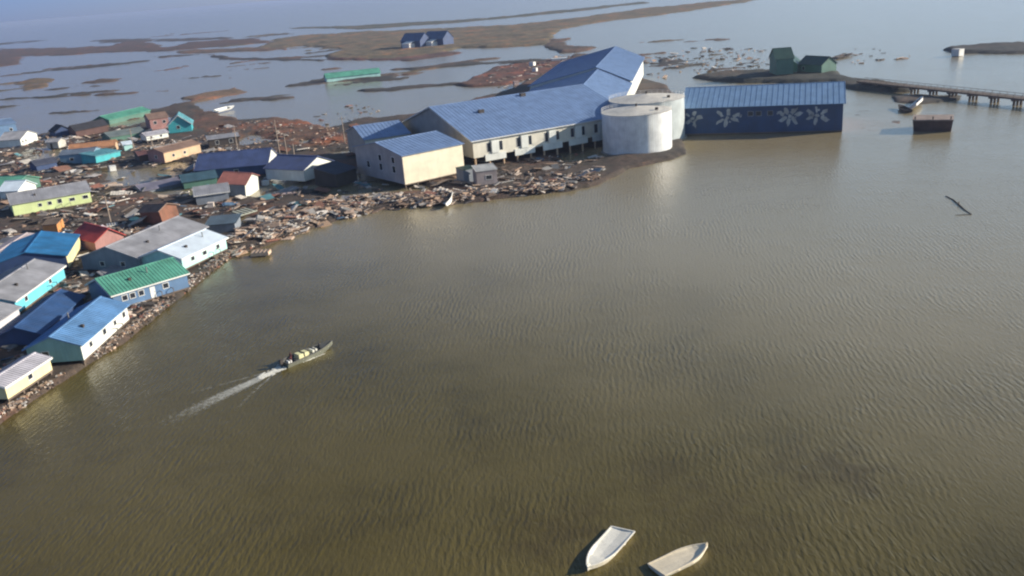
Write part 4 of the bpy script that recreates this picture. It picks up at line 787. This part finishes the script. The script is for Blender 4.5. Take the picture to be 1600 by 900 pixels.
# distinct loose things
def slab_thing(name, label, cat, A_, B_, z, wdt, th_, m_, tilt=0.0, battens=True):
    a_ = pix(*A_, z); b2 = pix(*B_, z); yw_ = math.atan2(b2.y-a_.y, b2.x-a_.x); L_ = (b2-a_).length; e = empty(name, (a_.x, a_.y, z-th_), yw_, (tilt, 0)); tag(e, label, cat)
    q = MB(); q.box(0, L_, 0, wdt, 0, th_); q.build('panel', m_, e)
    if battens:
        q = MB()
        for i in range(5): q.box(L_*i/4.4, L_*i/4.4+.15, -.04, wdt+.04, th_+.003, th_+.14)
        q.build('batten', TIMBER, e)
pk = paint('pinkish_plank', (.5, .38, .36), .8, .3)
slab_thing('floating_dock', 'long pinkish floating platform at the shore below the cream school block', 'platform', (590, 316), (650, 312), .9, 3.2, .5, pk)
slab_thing('wall_panel', 'single tan slab lying alone at the water edge of the lumber pile', 'panel', (391, 396), (419, 394), 1.0, 2.2, .7, paint('tan_plank', (.62, .45, .32), .8, .2))
slab_thing('wall_panel', 'pale pink wall panel lying flat right of the collapsed house', 'panel', (420, 306), (462, 301), 1.0, 1.6, .4, pk)
slab_thing('wall_panel', 'whitish wall panel lying flat left of the collapsed house', 'panel', (286, 328), (312, 326), .9, 1.8, .4, paint('whitish_panel', (.6, .57, .52), .8, .2))
slab_thing('wall_panel', 'large pale green panel in the rubble below the collapsed house', 'panel', (376, 336), (402, 328), 1.5, 3.8, .3, paint('pale_green_panel', (.36, .38, .31), .8, .2), .12)
slab_thing('wall_panel', 'white broken boards beside the red roofed shed', 'panel', (166, 353), (184, 350), 1.3, 1.8, .3, W_WHITE, .1)
slab_thing('wall_panel', 'white sheet lying flat on the brown bank behind the school roof', 'panel', (862, 92), (886, 90), 1.8, 5, 1.2, W_WHITE, .0, False)
house('shed', 'small white roofed kiosk in front of the school stilts', (744, 268), (776, 264), 5, 4.6, 5.2, paint('grey_pink_siding', (.34, .29, .28), .7, .3), roofm('kiosk_white_roof', (.7, .68, .62)), zf=.8, cat='shed', ridge='shed', win=[(3.2, 2.2, 1.5, 1.0)], ov=.2)
house('shed', 'dark grey green container between cream school block and kiosk', (724, 266), (744, 262), 4, 4.2, 4.4, wl_grey, rf_dgreen, zf=.6, cat='container', ridge='shed', ov=.05)
for lab, (a1, b1), sz, m_ in (('white box on the brown bank left of the far roof edge', (832, 104), 3.0, W_WHITE), ('lower white box near the far roof edge', (836, 112), 2.4, W_WHITE), ('pinkish box at the roof corner of the school hall', (806, 132), 2.4, pk),
                              ('small white crate standing right of the sunlit white gable', (538, 268), 1.8, wl_lb), ('small white crate right of the collapsed house', (415, 287), 1.5, W_WHITE), ('white crate in the brown mud above the yellow green house', (176, 265), 2.0, W_WHITE),
                              ('white crate below the whitish panel', (330, 324), 1.5, paint('cream_crate', (.68, .58, .5), .7, .2)), ('white box in front of the far green houses', (1257, 111), 3.0, W_WHITE), ('white box on the far right jetty', (1496, 86), 4.0, W_WHITE)):
    c = pix(a1, b1, .5); e = empty('crate', (c.x, c.y, max(.2, lz(c.x, c.y))-.1), rg.uniform(0, 1.5), (0, .05)); tag(e, lab, 'crate'); q = MB(); q.box(-sz/2, sz/2, -sz/2, sz/2, 0, sz*.8); q.build('body', m_, e)
    q = MB(); q.box(-sz/2-.06, sz/2+.06, -sz/2-.06, sz/2+.06, sz*.8+.003, sz*.8+.14); q.build('lid', m_, e)
# skiffs aground
def beached(lab, bow, stern, wdt, m1, m2, roll=0.0, z=.6, nm='skiff'):
    x_, y_, yw_, L_ = place(bow, stern); r_, _ = boat(nm, lab, x_, y_, yw_, L_, wdt, .8, m1, m2, roll=roll, deck=True); r_.location.z = z
beached('small white boat aground at the shore in front of the school', (700, 326), (704, 308), 2.2, W_WHITE, BI, .5, .5)
beached('long white boat stranded behind the brown marsh', (366, 170), (338, 177), 3.0, W_WHITE, W_WHITE, .3, .9)
beached('white boat hauled up beside the bridge end', (1442, 158), (1426, 172), 3.0, W_WHITE, W_WHITE, -.5, 1.0)
beached('dark boat moored left of the barge', (1404, 168), (1420, 176), 2.6, DARKT, DARKT, 0, .3)
beached('dark open boat on the far water right of the green houses', (1332, 86), (1304, 92), 4.0, DARKT, DARKT, 0, .3)
# moored post / snag in open water
sg_ = empty('snag', pix(1496, 318)); tag(sg_, 'dark floating branch alone on the open water at right', 'branch'); q = MB()
p_ = [pix(1478, 306, .08), pix(1490, 312, .1), pix(1498, 319, .12), pix(1508, 328, .1), pix(1518, 335, .04)]
for i in range(4): q.tube(p_[i]-sg_.location, p_[i+1]-sg_.location, .08+.04*(i in (1, 2)), .09, 6)
q.tube(p_[4]-sg_.location, pix(1492, 336, .05)-sg_.location, .09, .03, 5); q.tube(p_[2]-sg_.location, p_[2]-sg_.location+Vector((.2, .3, .5)), .2, .05, 6); q.build('trunk', TIMBER, sg_)

# utility poles
def pole(lab, px_, py_, h_):
    c = pix(px_, py_, .5); e = empty('utility_pole', (c.x, c.y, 0), .3); tag(e, lab, 'pole', 'utility poles in the village')
    q = MB(); q.tube((0, 0, -.5), (0, 0, h_), .2, .13, 8); q.build('mast', paint('pole_wood', (.35, .28, .22), .85, .2), e)
    q = MB(); q.box(-1.2, 1.2, -.08, .08, h_-.9, h_-.75); q.build('crossarm', TIMBER, e)
    for s_ in (-1, 0, 1):
        q = MB(); q.tube((s_, 0, h_-.748), (s_, 0, h_-.55), .07, .05, 6); q.build('insulator', W_WHITE, e)
for a_ in (('tall pale utility pole on the brown marsh left of the school', 437, 240, 12), ('utility pole just right of the tall one on the marsh', 449, 246, 8.5), ('utility pole beside the dark open sided shed', 371, 232, 9), ('utility pole behind the sea of rubble left of the school link wing', 539, 224, 10), ('utility pole among the huts by the turquoise annex', 210, 236, 9), ('utility pole right of the mint green shed', 243, 250, 9), ('utility pole at the left edge of the navy gabled house', 463, 262, 8), ('utility pole beside the long grey roof', 174, 352, 8)):
    pole(*a_)
